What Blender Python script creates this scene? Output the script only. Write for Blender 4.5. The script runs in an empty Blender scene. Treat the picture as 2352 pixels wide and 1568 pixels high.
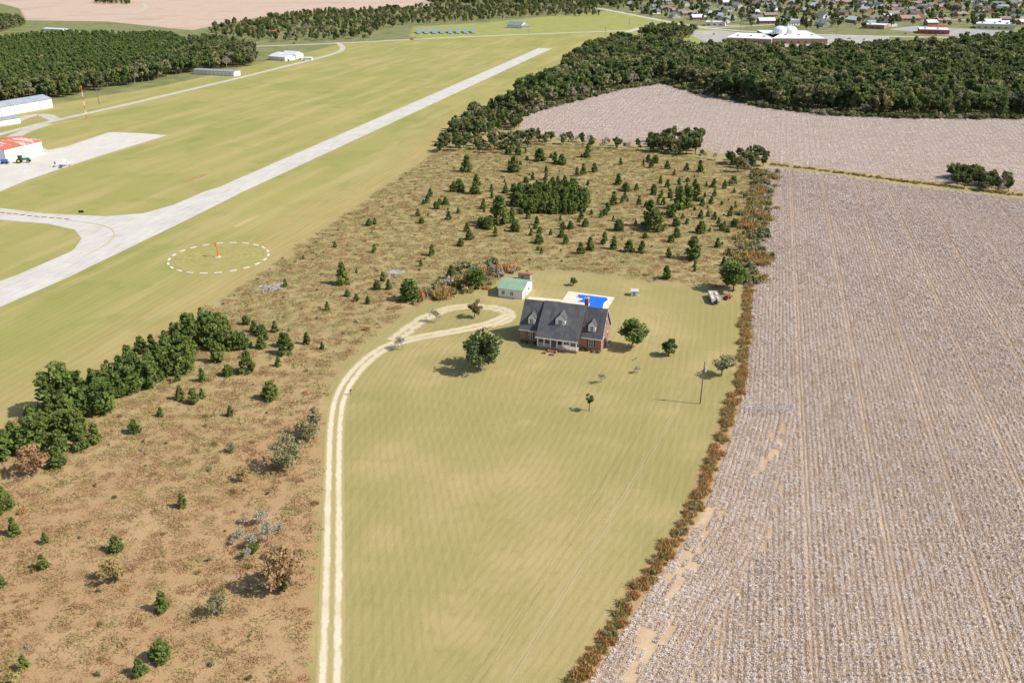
import bpy, math, numpy as np
from mathutils import Vector, Matrix
R = np.random.default_rng(7)
sc = bpy.context.scene
sc.view_settings.view_transform='Standard'; sc.view_settings.look='None'; sc.view_settings.exposure=0

# ---------------------------------------------------------------- camera / survey helper
CH=100.0; TH=math.radians(23.8); FL=2050.0; ST=math.sin(TH); CT=math.cos(TH)
def G(u,v):
    """ground plan position (metres) of a surveyed point"""
    a=(v-784)/FL; s=ST+a*CT
    return (CH/s*(u-1176)/FL, CH/s*(CT-a*ST))
def HT(v,dv):
    """height in metres of something standing at v and dv tall"""
    D=G(1176,v)[1]; a=(v-dv-784)/FL
    return CH-D*(ST+a*CT)/(CT-a*ST)
def PW(poly): return np.array([G(*p) for p in poly])
cam=bpy.data.cameras.new('camera'); co=bpy.data.objects.new('camera',cam); sc.collection.objects.link(co)
co.location=(0,0,CH); co.rotation_euler=(math.pi/2-TH,0,0)
cam.sensor_width=36; cam.lens=36*FL/2352; cam.clip_start=1; cam.clip_end=20000; sc.camera=co

# ---------------------------------------------------------------- light
sv=Vector((10.75,-2.3,11.0)).normalized()
w=bpy.data.worlds.new('World'); sc.world=w; w.use_nodes=True
nt=w.node_tree; nt.nodes.clear()
sky=nt.nodes.new('ShaderNodeTexSky'); sky.sky_type='NISHITA'; sky.sun_disc=False
sky.sun_elevation=math.asin(sv.z); sky.sun_rotation=math.atan2(sv.x,sv.y); sky.air_density=1.0; sky.dust_density=1.5
bg=nt.nodes.new('ShaderNodeBackground'); bg.inputs[1].default_value=0.135
ow=nt.nodes.new('ShaderNodeOutputWorld'); nt.links.new(sky.outputs[0],bg.inputs[0]); nt.links.new(bg.outputs[0],ow.inputs[0])
sl=bpy.data.lights.new('sun','SUN'); sl.energy=5.0; sl.angle=math.radians(0.5); sl.color=(1,0.95,0.875)
so=bpy.data.objects.new('sun',sl); sc.collection.objects.link(so); so.rotation_euler=sv.to_track_quat('Z','Y').to_euler(); so.location=(100,-50,200)

# ---------------------------------------------------------------- node helper
class N:
    def __init__(s,name):
        s.m=bpy.data.materials.new(name); s.m.use_nodes=True; s.t=s.m.node_tree
        s.p=s.t.nodes['Principled BSDF']; s.p.inputs['Roughness'].default_value=0.85
        s.p.inputs['Specular IOR Level'].default_value=0.2
    def n(s,ty,**k):
        x=s.t.nodes.new(ty)
        for a,b in k.items(): setattr(x,a,b)
        return x
    def put(s,sock,v):
        if isinstance(v,bpy.types.NodeSocket): s.t.links.new(v,sock)
        elif isinstance(v,(tuple,list)) and len(v)==3 and sock.type=='RGBA': sock.default_value=(*v,1)
        else: sock.default_value=v
    def math(s,op,a,b=0.0,c=0.0):
        x=s.n('ShaderNodeMath',operation=op); s.put(x.inputs[0],a); s.put(x.inputs[1],b); s.put(x.inputs[2],c); return x.outputs[0]
    def mix(s,f,a,b,bt='MIX'):
        x=s.n('ShaderNodeMix',data_type='RGBA',blend_type=bt); s.put(x.inputs[0],f); s.put(x.inputs[6],a); s.put(x.inputs[7],b); return x.outputs[2]
    def ss(s,v,lo,hi,a=0.0,b=1.0,kind='SMOOTHSTEP'):
        x=s.n('ShaderNodeMapRange',interpolation_type=kind); s.put(x.inputs[0],v)
        for i,q in enumerate((lo,hi,a,b)): s.put(x.inputs[i+1],q)
        return x.outputs[0]
    def pos(s): return s.n('ShaderNodeNewGeometry').outputs['Position']
    def obj(s): return s.n('ShaderNodeTexCoord').outputs['Object']
    def mapv(s,v,scale=(1,1,1),rot=(0,0,0)):
        x=s.n('ShaderNodeMapping'); s.put(x.inputs[0],v); x.inputs['Scale'].default_value=scale; x.inputs['Rotation'].default_value=rot; return x.outputs[0]
    def noise(s,v,scale,det=3.0,rough=0.55,lo=0.3,hi=0.7):
        x=s.n('ShaderNodeTexNoise'); s.put(x.inputs['Vector'],v); x.inputs['Scale'].default_value=scale; x.inputs['Detail'].default_value=det; x.inputs['Roughness'].default_value=rough
        return s.ss(x.outputs[0],lo,hi,kind='LINEAR')
    def attr(s,nm): 
        x=s.n('ShaderNodeAttribute'); x.attribute_name=nm; return x.outputs['Fac']
    def sep(s,v): x=s.n('ShaderNodeSeparateXYZ'); s.put(x.inputs[0],v); return x.outputs
    def col(s,c): s.put(s.p.inputs['Base Color'],c)
    def bump(s,h,st=0.3,d=0.1):
        x=s.n('ShaderNodeBump'); x.inputs['Strength'].default_value=st; x.inputs['Distance'].default_value=d; s.put(x.inputs['Height'],h); s.t.links.new(x.outputs[0],s.p.inputs['Normal'])
    def softnormal(s,k=0.7):
        """leaf normals eased toward the sky, as a dense canopy scatters light"""
        g=s.n('ShaderNodeNewGeometry').outputs['Normal']
        a=s.n('ShaderNodeVectorMath',operation='ADD'); s.t.links.new(g,a.inputs[0]); a.inputs[1].default_value=(0,0,k)
        b=s.n('ShaderNodeVectorMath',operation='NORMALIZE'); s.t.links.new(a.outputs[0],b.inputs[0]); s.t.links.new(b.outputs[0],s.p.inputs['Normal'])
def L(r,g,b):
    f=lambda c:(c/255/12.92 if c/255<=0.04045 else ((c/255+0.055)/1.055)**2.4)
    return (f(r),f(g),f(b))
def A(r,g,b,k=0.86):
    x=L(r,g,b); return tuple(c*k for c in x)
def surf(name,c1,c2,scale=1.0,rough=0.85,metal=0.0,det=4,spec=0.2):
    m=N(name); m.col(m.mix(m.noise(m.obj(),scale,det),c1,c2)); m.p.inputs['Roughness'].default_value=rough; m.p.inputs['Metallic'].default_value=metal; m.p.inputs['Specular IOR Level'].default_value=spec
    return m.m

RWA=math.atan2(200.0,756.0)   # runway heading from +Y
# ---------------------------------------------------------------- region polygons
LAWN=[(1235,628),(1330,632),(1420,640),(1500,652),(1600,668),(1650,690),(1705,690),(1698,780),(1688,870),(1640,1000),(1570,1180),(1460,1330),(1300,1568),(1100,1850),(690,1850),(705,1568),(722,1300),(735,1100),(738,980),(748,900),(785,850),(830,790),(900,740),(960,710),(1010,690),(1060,672),(1120,668),(1150,640)]
COT=[(1755,385),(1900,400),(2100,430),(2352,458),(2700,500),(3200,1000),(3000,1850),(1160,1850),(1345,1568),(1500,1335),(1605,1190),(1672,1010),(1715,880),(1725,780),(1730,690),(1745,520)]
COT2=[(1195,300),(1200,264),(1300,238),(1430,206),(1520,190),(1600,214),(1750,245),(1900,264),(2100,271),(2352,274),(2700,276),(2700,470),(2352,440),(2000,400),(1780,372),(1620,345),(1480,332),(1300,318)]
COT3=[(60,47),(250,50),(440,70),(640,32),(1000,14),(1010,-30),(-300,-30),(-300,10),(0,8),(45,20)]
AIR=[(-500,1270),(0,980),(500,690),(1000,345),(1090,265),(1180,215),(1290,160),(1370,105),(1440,72),(1200,80),(1000,88),(790,100),(600,145),(430,185),(330,205),(120,240),(-500,260)]
MEAD=[(1000,90),(1200,82),(1440,75),(1500,95),(1620,100),(1700,80),(1620,62),(1500,42),(1400,25),(1240,40),(1120,52),(950,62),(940,85)]
def inside(P,poly):
    x,y=P[:,0],P[:,1]; c=np.zeros(len(P),bool); n=len(poly)
    for i in range(n):
        x1,y1=poly[i]; x2,y2=poly[(i+1)%n]
        m=((y1>y)!=(y2>y)); 
        with np.errstate(divide='ignore',invalid='ignore'): xi=(x2-x1)*(y-y1)/(y2-y1)+x1
        c^=m&(x<xi)
    return c
def pdist(P,line,closed=False):
    n=len(line); d=np.full(len(P),1e9)
    for i in range(n if closed else n-1):
        a=np.array(line[i]); b=np.array(line[(i+1)%n]); ab=b-a
        t=np.clip(((P-a)@ab)/max(ab@ab,1e-9),0,1); d=np.minimum(d,np.hypot(*(P-a-t[:,None]*ab).T))
    return d
def sdf(P,poly):
    d=pdist(P,poly,True); return np.where(inside(P,poly),d,-d)
def fill(poly,sp,jit=0.45,ang=0.0):
    poly=np.asarray(poly); c,s=math.cos(ang),math.sin(ang); M=np.array([[c,-s],[s,c]])
    q=poly@M; lo=q.min(0); hi=q.max(0)
    gx,gy=np.meshgrid(np.arange(lo[0],hi[0],sp),np.arange(lo[1],hi[1],sp)); p=np.stack([gx.ravel(),gy.ravel()],1)
    p=p+R.uniform(-jit,jit,p.shape)*sp; p=p@M.T
    return p[inside(p,poly)]

# ---------------------------------------------------------------- ground
nr=560; nc=340
Yr=-100+50*np.exp(np.linspace(0,math.log(180),nr)); tc=np.linspace(-1.05,1.05,nc)
YY,TT=np.meshgrid(Yr,tc,indexing='ij'); XX=(YY+160)*TT
P2=np.stack([XX.ravel(),YY.ravel()],1)
V=np.column_stack([P2,np.zeros(len(P2))])
idx=np.arange(nr*nc).reshape(nr,nc)
F=np.stack([idx[:-1,:-1],idx[:-1,1:],idx[1:,1:],idx[1:,:-1]],-1).reshape(-1,4)
me=bpy.data.meshes.new('ground'); me.from_pydata(V.tolist(),[],F.tolist())
for nm,poly in (('lawn',LAWN),('cot',COT),('cot2',COT2),('cot3',COT3),('air',AIR),('mead',MEAD)):
    a=me.attributes.new(nm,'FLOAT','POINT'); a.data.foreach_set('value',sdf(P2,PW(poly)).astype(np.float32))
BARE=PW([(1785,970),(1795,1020),(1740,1080)]); BARE2=PW([(1640,1160),(1605,1205),(1590,1280),(1530,1400),(1440,1568),(1250,1850)])
a=me.attributes.new('bare','FLOAT','POINT'); a.data.foreach_set('value',np.minimum(pdist(P2,BARE)+1.0,pdist(P2,BARE2)).astype(np.float32))
EDG=PW([(-500,1270),(0,980),(500,690),(1000,345),(1090,265)])
a=me.attributes.new('edg','FLOAT','POINT'); a.data.foreach_set('value',pdist(P2,EDG).astype(np.float32))
gob=bpy.data.objects.new('ground',me); sc.collection.objects.link(gob)

m=N('ground_mat'); p=m.pos(); X,Y,_=m.sep(p)
nB=m.noise(p,0.012,3); nM=m.noise(p,0.06,4); nS=m.noise(p,0.35,4,0.6); nF=m.noise(p,2.2,4,0.65); nFF=m.noise(p,7.0,3,0.7)
# scrub
c=m.mix(m.ss(m.math('ADD',m.math('MULTIPLY',Y,0.0028),m.math('MULTIPLY',nB,0.35)),0.45,1.0),A(188,152,110),A(170,158,104))
c=m.mix(m.ss(nM,0.35,0.95,0,0.5),c,A(200,174,128))
c=m.mix(m.ss(nS,0.5,1.0,0,0.5),c,A(156,144,94))
c=m.mix(m.ss(nF,0.4,0.95,0,0.55),c,A(144,116,80))
c=m.mix(m.ss(nFF,0.45,0.95,0,0.35),c,A(212,184,142))
scrub=c
far=m.mix(nM,A(108,120,72),A(154,150,100))
base=m.mix(m.ss(Y,560,700),scrub,far)
# airfield
rv=m.mapv(p,(1,1,1),(0,0,RWA)); rs=m.mapv(rv,(1,0.09,1))
k1=m.noise(rs,0.09,4); k2=m.noise(rs,0.5,4,0.6)
air=m.mix(m.ss(nB,0.1,0.9),A(176,168,100),A(160,159,88))
air=m.mix(m.ss(k1,0.35,1.0,0,0.8),air,A(194,177,120))
air=m.mix(m.ss(k2,0.5,1.0,0,0.5),air,A(186,160,110))
air=m.mix(m.ss(nM,0.55,1.0,0,0.45),air,A(138,147,74))
ed=m.ss(m.math('ADD',m.attr('edg'),m.math('MULTIPLY',m.math('SUBTRACT',k1,0.5),24.0)),2,30,0.7,0)
air=m.mix(ed,air,m.mix(k2,A(174,156,98),A(202,174,122)))
air=m.mix(m.ss(nF,0.5,1,0,0.25),air,A(124,122,64))
air=m.mix(m.ss(m.math('SINE',m.math('MULTIPLY',m.sep(rv)[0],2.4)),0,1,0,0.12),air,A(130,126,70))
aa=m.math('ADD',m.attr('air'),m.math('MULTIPLY',m.math('SUBTRACT',nS,0.5),5.0))
base=m.mix(m.ss(aa,-1.5,2.0),base,air)
mead=m.mix(nM,A(146,158,80),A(176,170,102))
base=m.mix(m.ss(m.attr('mead'),-4,4),base,mead)
# lawn
la=m.attr('lawn')
st=m.math('SINE',m.math('MULTIPLY',m.math('ADD',la,m.math('MULTIPLY',nM,0.8)),3.9))
st2=m.math('SINE',m.math('MULTIPLY',m.math('ADD',X,m.math('MULTIPLY',Y,-0.22)),2.9))
lawn=m.mix(m.ss(m.math('ADD',nB,m.math('MULTIPLY',nM,0.35)),0.3,1.1),A(168,157,98),A(188,169,115))
lawn=m.mix(m.ss(nM,0.5,1.0,0,0.45),lawn,A(202,177,126))
lawn=m.mix(m.ss(nS,0.55,1.0,0,0.32),lawn,A(152,147,86))
lawn=m.mix(m.ss(st,-0.2,1,0,0.18),lawn,A(138,128,76))
lawn=m.mix(m.ss(st2,0.2,1,0,0.10),lawn,A(212,194,148))
lawn=m.mix(m.ss(nFF,0.4,1,0,0.34),lawn,A(128,119,70))
lawn=m.mix(m.ss(nF,0.6,1,0,0.2),lawn,A(216,194,146))
edge=m.ss(m.math('ADD',la,m.math('MULTIPLY',m.math('SUBTRACT',nS,0.5),2.4)),-0.5,0.9)
base=m.mix(edge,base,lawn)
# cotton soils
soil=m.mix(nM,A(212,184,150),A(198,168,136))
soil=m.mix(m.ss(nF,0.3,0.9,0,0.4),soil,A(168,138,110))
bare=m.ss(m.math('ADD',m.attr('bare'),m.math('MULTIPLY',nS,3.0)),0.8,3.4,0.8,0)
f1=m.mix(bare,soil,A(222,198,162))
base=m.mix(m.ss(m.math('ADD',m.attr('cot'),m.math('MULTIPLY',m.math('SUBTRACT',nS,0.5),1.5)),-0.4,0.6),base,f1)
soil2=m.mix(nM,A(214,190,164),A(204,178,152)); soil2=m.mix(m.ss(nS,0.4,1,0,0.45),soil2,A(176,148,124)); soil2=m.mix(m.ss(nB,0.4,1,0,0.35),soil2,A(184,152,130))
base=m.mix(m.ss(m.math('ADD',m.attr('cot2'),m.math('MULTIPLY',nS,3.0)),0,2.5),base,soil2)
soil3=m.mix(nM,A(218,194,172),A(204,178,156)); soil3=m.mix(m.ss(nS,0.3,1,0,0.5),soil3,A(182,154,134)); soil3=m.mix(m.ss(nB,0.5,1,0,0.5),soil3,A(186,156,136))
base=m.mix(m.ss(m.attr('cot3'),-3,3),base,soil3)
m.col(base); m.bump(m.math('ADD',nF,nFF),0.4,0.1); me.materials.append(m.m)

# ---------------------------------------------------------------- generic mesh builders
def addobj(name,me,loc=(0,0,0),rz=0,scale=1,parent=None):
    o=bpy.data.objects.new(name,me); sc.collection.objects.link(o); o.location=loc; o.rotation_euler=(0,0,rz)
    o.scale=(scale,)*3 if not isinstance(scale,(tuple,list)) else scale
    if parent: o.parent=parent
    return o
def sheet(name,pts,z,mat):
    me=bpy.data.meshes.new(name); me.from_pydata([(x,y,z) for x,y in pts],[],[list(range(len(pts)))])
    if me.polygons[0].normal.z<0: me.flip_normals()
    me.materials.append(mat); return addobj(name,me)
class Bd:
    def __init__(s,name,loc,rz): s.e=bpy.data.objects.new(name,None); sc.collection.objects.link(s.e); s.e.location=(*loc[:2],loc[2] if len(loc)>2 else 0); s.e.rotation_euler=(0,0,rz)
    def mesh(s,n,v,f,mat):
        me=bpy.data.meshes.new(n); me.from_pydata(v,[],f); me.materials.append(mat); 
        import bmesh
        b=bmesh.new(); b.from_mesh(me); bmesh.ops.recalc_face_normals(b,faces=b.faces); b.to_mesh(me); b.free()
        return addobj(n,me,parent=s.e)
    def box(s,n,x0,x1,y0,y1,z0,z1,mat):
        v=[(x,y,z) for x in(x0,x1) for y in(y0,y1) for z in(z0,z1)]
        return s.mesh(n,v,[(0,1,3,2),(4,6,7,5),(0,4,5,1),(2,3,7,6),(0,2,6,4),(1,5,7,3)],mat)
    def ex(s,n,prof,axis,a0,a1,mat):
        k=len(prof)
        mk=(lambda a,q:(a,q[0],q[1])) if axis=='x' else (lambda a,q:(q[0],a,q[1]))
        v=[mk(a0,q) for q in prof]+[mk(a1,q) for q in prof]
        f=[list(range(k)),list(range(k,2*k))]+[(i,(i+1)%k,k+(i+1)%k,k+i) for i in range(k)]
        return s.mesh(n,v,f,mat)
    def cyl(s,n,p0,p1,r0,r1,mat,k=10):
        v,f=cone(p0,p1,r0,r1,k); f.append(list(range(k))); f.append(list(range(k,2*k))); return s.mesh(n,v,f,mat)
    def gable(s,n,ridge,wid,over,thk,eave,peak,x0,x1,mat,axis='x'):
        """two-slope roof slab; wid=(y0,y1) outer wall lines"""
        y0,y1=wid; ym=ridge; sl0=(peak-eave)/(ym-y0); sl1=(peak-eave)/(y1-ym)
        pr=[(y0-over,eave-over*sl0),(ym,peak),(y1+over,eave-over*sl1),(y1+over,eave-over*sl1+thk),(ym,peak+thk),(y0-over,eave-over*sl0+thk)]
        return s.ex(n,pr,axis,x0,x1,mat)
def cone(p0,p1,r0,r1,k=6):
    p0=Vector(p0);p1=Vector(p1);d=(p1-p0).normalized(); a=d.orthogonal().normalized(); b=d.cross(a)
    v=[];f=[]
    for p,r in((p0,r0),(p1,r1)):
        for i in range(k):
            t=2*math.pi*i/k; v.append(tuple(p+a*(r*math.cos(t))+b*(r*math.sin(t))))
    f=[(i,(i+1)%k,k+(i+1)%k,k+i) for i in range(k)]
    return v,f

# ---------------------------------------------------------------- foliage
def foliage(name,dark,light,alt,tr=0.33,k=0.55):
    m=N(name); t=m.attr('tone'); rnd=m.n('ShaderNodeObjectInfo').outputs['Random']
    c=m.mix(t,dark,light); c=m.mix(m.ss(rnd,0.3,1,0,0.85,'LINEAR'),c,m.mix(t,tuple(x*0.6 for x in alt),alt)); 
    m.col(c); m.softnormal(k); tb=m.n('ShaderNodeBsdfTranslucent'); m.put(tb.inputs[0],c)
    mx=m.n('ShaderNodeMixShader'); mx.inputs[0].default_value=tr
    m.t.links.new(m.p.outputs[0],mx.inputs[1]); m.t.links.new(tb.outputs[0],mx.inputs[2])
    out=[x for x in m.t.nodes if x.type=='OUTPUT_MATERIAL'][0]; m.t.links.new(mx.outputs[0],out.inputs[0])
    m.p.inputs['Roughness'].default_value=0.7; return m.m
bark=surf('bark',(0.13,0.10,0.075),(0.22,0.18,0.14),3)
greybark=surf('grey_bark',(0.30,0.26,0.22),(0.42,0.38,0.33),3)
MP=foliage('pine_needles',(0.07,0.115,0.03),(0.235,0.31,0.07),(0.27,0.31,0.075))
MPF=foliage('plantation_needles',(0.07,0.115,0.035),(0.19,0.27,0.07),(0.25,0.28,0.08))
MD=foliage('dark_leaves',(0.055,0.085,0.028),(0.18,0.22,0.07),(0.28,0.27,0.10))
MO=foliage('olive_leaves',(0.18,0.18,0.085),(0.40,0.38,0.19),(0.37,0.35,0.17))
MG=foliage('golden_leaves',(0.26,0.19,0.07),(0.52,0.39,0.15),(0.42,0.37,0.14))
MR=foliage('rust_leaves',(0.26,0.15,0.075),(0.54,0.34,0.17),(0.46,0.32,0.15))
MK=foliage('bare_twigs',(0.30,0.26,0.19),(0.54,0.48,0.37),(0.46,0.42,0.30))
MW=foliage('weed_stalks',A(176,130,78),A(226,180,118),A(208,180,112),.4,1.4)
MGT=foliage('weed_grass',A(150,140,78),A(204,184,116),A(214,176,106),.4,1.4)
def quads(C,nrm,sx,sy,rng):
    n=len(C); up=rng.normal(size=(n,3)); a=np.cross(nrm,up); a/=np.linalg.norm(a,axis=1)[:,None]+1e-9; b=np.cross(nrm,a)
    sx=np.asarray(sx).reshape(-1,1)*np.ones((n,1)); sy=np.asarray(sy).reshape(-1,1)*np.ones((n,1))
    return np.stack([C-a*sx-b*sy*.6,C+a*sx*.7-b*sy,C+a*sx+b*sy*.6,C-a*sx*.6+b*sy],1)
def unit(n,rng): d=rng.normal(size=(n,3)); return d/np.linalg.norm(d,axis=1)[:,None]
def clumps(cs,rad,n,size,rng,flat=0.8,el=1.0):
    Q=[];T=[]
    for c,r in zip(cs,rad):
        d=unit(n,rng); rr=r*(0.35+0.65*rng.random(n)**0.5); p=np.array(c)+d*rr[:,None]*np.array([1,1,flat])
        nm=d*0.7+unit(n,rng)*0.75+np.array([0,0,0.25]); nm/=np.linalg.norm(nm,axis=1)[:,None]
        s=size*rng.uniform(0.6,1.3,n); Q.append(quads(p,nm,s*el,s/el,rng)); T.append(np.clip(rng.uniform(0.1,0.85)+rng.normal(0,0.2,n),0,1))
    return np.concatenate(Q),np.concatenate(T)
def treemesh(name,Q,T,wood,mats):
    v=[];f=[]
    for wv,wf in wood:
        o=len(v); v+=list(wv); f+=[tuple(i+o for i in q) for q in wf]
    nw=len(f); o=len(v); v+=Q.reshape(-1,3).tolist(); f+=[(o+4*i,o+4*i+1,o+4*i+2,o+4*i+3) for i in range(len(Q))]
    me=bpy.data.meshes.new(name); me.from_pydata(v,[],f)
    for x in mats: me.materials.append(x)
    mi=np.ones(len(f),np.int32); mi[:nw]=0; me.polygons.foreach_set('material_index',mi)
    a=me.attributes.new('tone','FLOAT','FACE'); a.data.foreach_set('value',np.concatenate([np.full(nw,0.5),T]).astype(np.float32))
    return me
def broad(name,seed,mat,H=10,W=3.6,nc=24,nl=45,ls=0.36,low=0.28,bk=None,cr=(0.9,1.5)):
    rng=np.random.default_rng(seed); cs=[]
    zc=H*(low+1)/2+0.1; rz=H*(1-low)/2
    sk=rng.uniform(-0.15,0.15,2)*W
    while len(cs)<nc:
        d=rng.uniform(-1,1,3); l=np.linalg.norm(d)
        if 0.35<l<0.86: cs.append(np.array([d[0]*W+sk[0],d[1]*W+sk[1],zc+d[2]*rz-0.15*rz*abs(d[0])]))
    rad=rng.uniform(*cr,nc)*W/3.6
    Q,T=clumps(cs,rad,nl,ls,rng)
    th=H*low*1.3; wood=[cone((0,0,-0.1),(sk[0]*.3,sk[1]*.3,th),0.03*H,0.018*H,7)]
    for c in cs[:10]: wood.append(cone((sk[0]*.3,sk[1]*.3,th*rng.uniform(.6,1)),tuple(c),0.011*H,0.003*H,4))
    return treemesh(name,Q,T,wood,[bk or bark,mat])
def pine(name,seed,mat,H=5,W=1.6,nb=46,nl=20,ls=0.22,top=0.15,base=0.06,cr=0.42):
    rng=np.random.default_rng(seed); cs=[];rad=[];wood=[cone((0,0,-.1),(0.05*H*rng.uniform(-1,1),0,H*.97),0.016*H,0.003*H,6)]
    for i in range(nb):
        t=(i+rng.random())/nb; z=H*(base+(0.97-base)*t); rr=W*(top+(1-top)*(1-t)**0.85)*rng.uniform(0.45,1.0)*(0.75 if t<0.08 else 1)
        an=rng.uniform(0,2*math.pi)+2.4*i; c=(rr*math.cos(an),rr*math.sin(an),z); cs.append(c); rad.append(cr*W/1.6*(1.1-0.55*t)*rng.uniform(.8,1.25))
        wood.append(cone((0,0,z-0.15*rr),c,0.006*H,0.002*H,3))
    cs.append((0,0,H*.96)); rad.append(cr*.5*W/1.6)
    Q,T=clumps(cs,rad,nl,ls,rng,1.1,1.5)
    return treemesh(name,Q,T,wood,[bark,mat])
def bare(name,seed,H=5,W=2.5,mat=None,leaf=120,ls=.13):
    rng=np.random.default_rng(seed); wood=[];tips=[]
    def br(p,d,l,r,dep):
        q=p+d*l; wood.append(cone(tuple(p),tuple(q),r,r*.6,4 if dep<2 else 3))
        if dep==4: tips.append(q); return
        for _ in range(3 if dep else 5):
            nd=d*0.8+unit(1,rng)[0]*0.75+np.array([0,0,.15]); nd/=np.linalg.norm(nd); br(q,nd,l*rng.uniform(.6,.85),r*.55,dep+1)
    br(np.array([0,0,-.1]),np.array([0.,0,1]),H*.2,0.02*H,0)
    tp=np.array(tips); tp=tp[rng.integers(0,len(tp),leaf)]+rng.normal(0,.15,(leaf,3)); Q=quads(tp,unit(leaf,rng),ls,ls*.7,rng)
    return treemesh(name,Q,rng.random(leaf),wood,[greybark,mat or MK])
def bushm(name,seed,mat,n=130,r=1.0,ls=0.16):
    rng=np.random.default_rng(seed); cs=[(rng.uniform(-.6,.6)*r,rng.uniform(-.6,.6)*r,rng.uniform(.25,.85)*r) for _ in range(6)]
    Q,T=clumps(cs,[0.45*r]*6,n//6,ls,rng,1.0,1.3)
    return treemesh(name,Q,T,[cone((0,0,-.05),(0,0,.5*r),.05*r,.02*r,4)],[bark,mat])
def tuft(name,seed,mat,n=90,size=3.2,h=0.55,wd=(.05,.13)):
    rng=np.random.default_rng(seed); k=rng.uniform(-.5,.5,(14,2))*size; c=k[rng.integers(0,14,n)]+rng.normal(0,.4,(n,2))
    hh=h*rng.uniform(.4,1.2,n); d=rng.uniform(0,2*math.pi,n); w=rng.uniform(*wd,n); l=rng.normal(0,.26,(n,2))
    q=np.zeros((n,4,3)); q[:,0,:2]=c-np.stack([np.cos(d),np.sin(d)],1)*w[:,None]; q[:,1,:2]=c+np.stack([np.cos(d),np.sin(d)],1)*w[:,None]
    q[:,2,:2]=q[:,1,:2]+l; q[:,3,:2]=q[:,0,:2]+l; q[:,2,2]=hh; q[:,3,2]=hh*.9
    return treemesh(name,q,rng.random(n),[],[bark,mat])

def coll(name,meshes):
    c=bpy.data.collections.new(name)
    for i,me in enumerate(meshes):
        o=bpy.data.objects.new('%s_form_%s'%(name,chr(97+i)),me); c.objects.link(o)
    return c
def scatter(name,pts,rz,scl,ids,c):
    pts=np.asarray(pts); n=len(pts)
    if pts.shape[1]==2: pts=np.column_stack([pts,np.zeros(n)])
    scl=np.asarray(scl); scl=np.repeat(scl[:,None],3,1) if scl.ndim==1 else scl
    me=bpy.data.meshes.new(name); me.from_pydata(pts.tolist(),[],[])
    a=me.attributes.new('rz','FLOAT','POINT'); a.data.foreach_set('value',np.asarray(rz,np.float32))
    a=me.attributes.new('scl','FLOAT_VECTOR','POINT'); a.data.foreach_set('vector',scl.astype(np.float32).ravel())
    a=me.attributes.new('ids','INT','POINT'); a.data.foreach_set('value',np.asarray(ids,np.int32))
    o=addobj(name,me); g=bpy.data.node_groups.new(name+'_scatter','GeometryNodeTree')
    g.interface.new_socket('Geometry',in_out='INPUT',socket_type='NodeSocketGeometry'); g.interface.new_socket('Geometry',in_out='OUTPUT',socket_type='NodeSocketGeometry')
    gi=g.nodes.new('NodeGroupInput'); go=g.nodes.new('NodeGroupOutput'); ip=g.nodes.new('GeometryNodeInstanceOnPoints')
    ci=g.nodes.new('GeometryNodeCollectionInfo'); ci.inputs['Collection'].default_value=c; ci.inputs['Separate Children'].default_value=True; ci.inputs['Reset Children'].default_value=True
    def na(nm,ty): x=g.nodes.new('GeometryNodeInputNamedAttribute'); x.data_type=ty; x.inputs['Name'].default_value=nm; return x.outputs[0]
    cx=g.nodes.new('ShaderNodeCombineXYZ'); e=g.nodes.new('FunctionNodeEulerToRotation'); lk=g.links.new
    lk(na('rz','FLOAT'),cx.inputs[2]); lk(cx.outputs[0],e.inputs[0]); lk(e.outputs[0],ip.inputs['Rotation']); lk(na('scl','FLOAT_VECTOR'),ip.inputs['Scale'])
    lk(gi.outputs[0],ip.inputs['Points']); lk(ci.outputs[0],ip.inputs['Instance']); ip.inputs['Pick Instance'].default_value=True; lk(na('ids','INT'),ip.inputs['Instance Index'])
    lk(ip.outputs[0],go.inputs[0]); md=o.modifiers.new('scatter','NODES'); md.node_group=g; return o

# forms (all 10 m tall)
FT=coll('woodland_tree',[broad('wt_a',1,MD,nc=20,nl=34,ls=.5),broad('wt_b',2,MD,nc=16,nl=34,ls=.5,W=3.0,low=.2),broad('wt_c',3,MD,nc=22,nl=30,ls=.48,W=3.9),
  broad('wt_d',4,MO,nc=16,nl=34,ls=.46,W=3.2),broad('wt_e',5,MG,nc=14,nl=30,ls=.42,W=2.8),
  pine('wt_f',6,MPF,H=10,W=2.3,nb=36,nl=16,ls=.36,top=.3,base=.3,cr=.55),pine('wt_g',7,MP,H=10,W=2.6,nb=34,nl=18,ls=.38,top=.4,base=.3,cr=.6),bare('wt_h',8,H=11,leaf=650,ls=.24)])
def woods(name,poly,sp,h,mixw,world=False,ang=0.0,jit=.45):
    p=fill(poly if world else PW(poly),sp,jit,ang); n=len(p); ids=R.choice(8,n,p=np.array(mixw)/sum(mixw))
    s=R.uniform(h[0],h[1],n)/10; s*=1+0.12*np.sin(p[:,0]*.05)*np.sin(p[:,1]*.04)
    S=np.stack([s*R.uniform(.85,1.15,n),s*R.uniform(.85,1.15,n),s],1); return scatter(name,p,R.uniform(0,6.28,n),S,ids,FT)
MIX=[4.5,4.5,4.5,2.6,.8,1.5,3.0,2.0]
WC=[(1540,190),(1620,214),(1750,243),(1900,262),(2100,270),(2600,272),(2600,92),(2352,98),(2200,112),(2080,126),(1950,132),(1700,132),(1560,120),(1470,108),(1400,108),(1370,120),(1300,165),(1250,208),(1180,240),(1150,264),(1210,262),(1300,235),(1430,204),(1520,187)]
woods('forest',WC,7.2,(9,18),MIX)
woods('forest',[(-300,250),(0,238),(60,234),(150,224),(240,206),(330,191),(420,170),(580,152),(590,140),(540,135),(430,130),(330,165),(200,200),(0,215),(-300,225)],6.5,(9,15),MIX)
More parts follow.
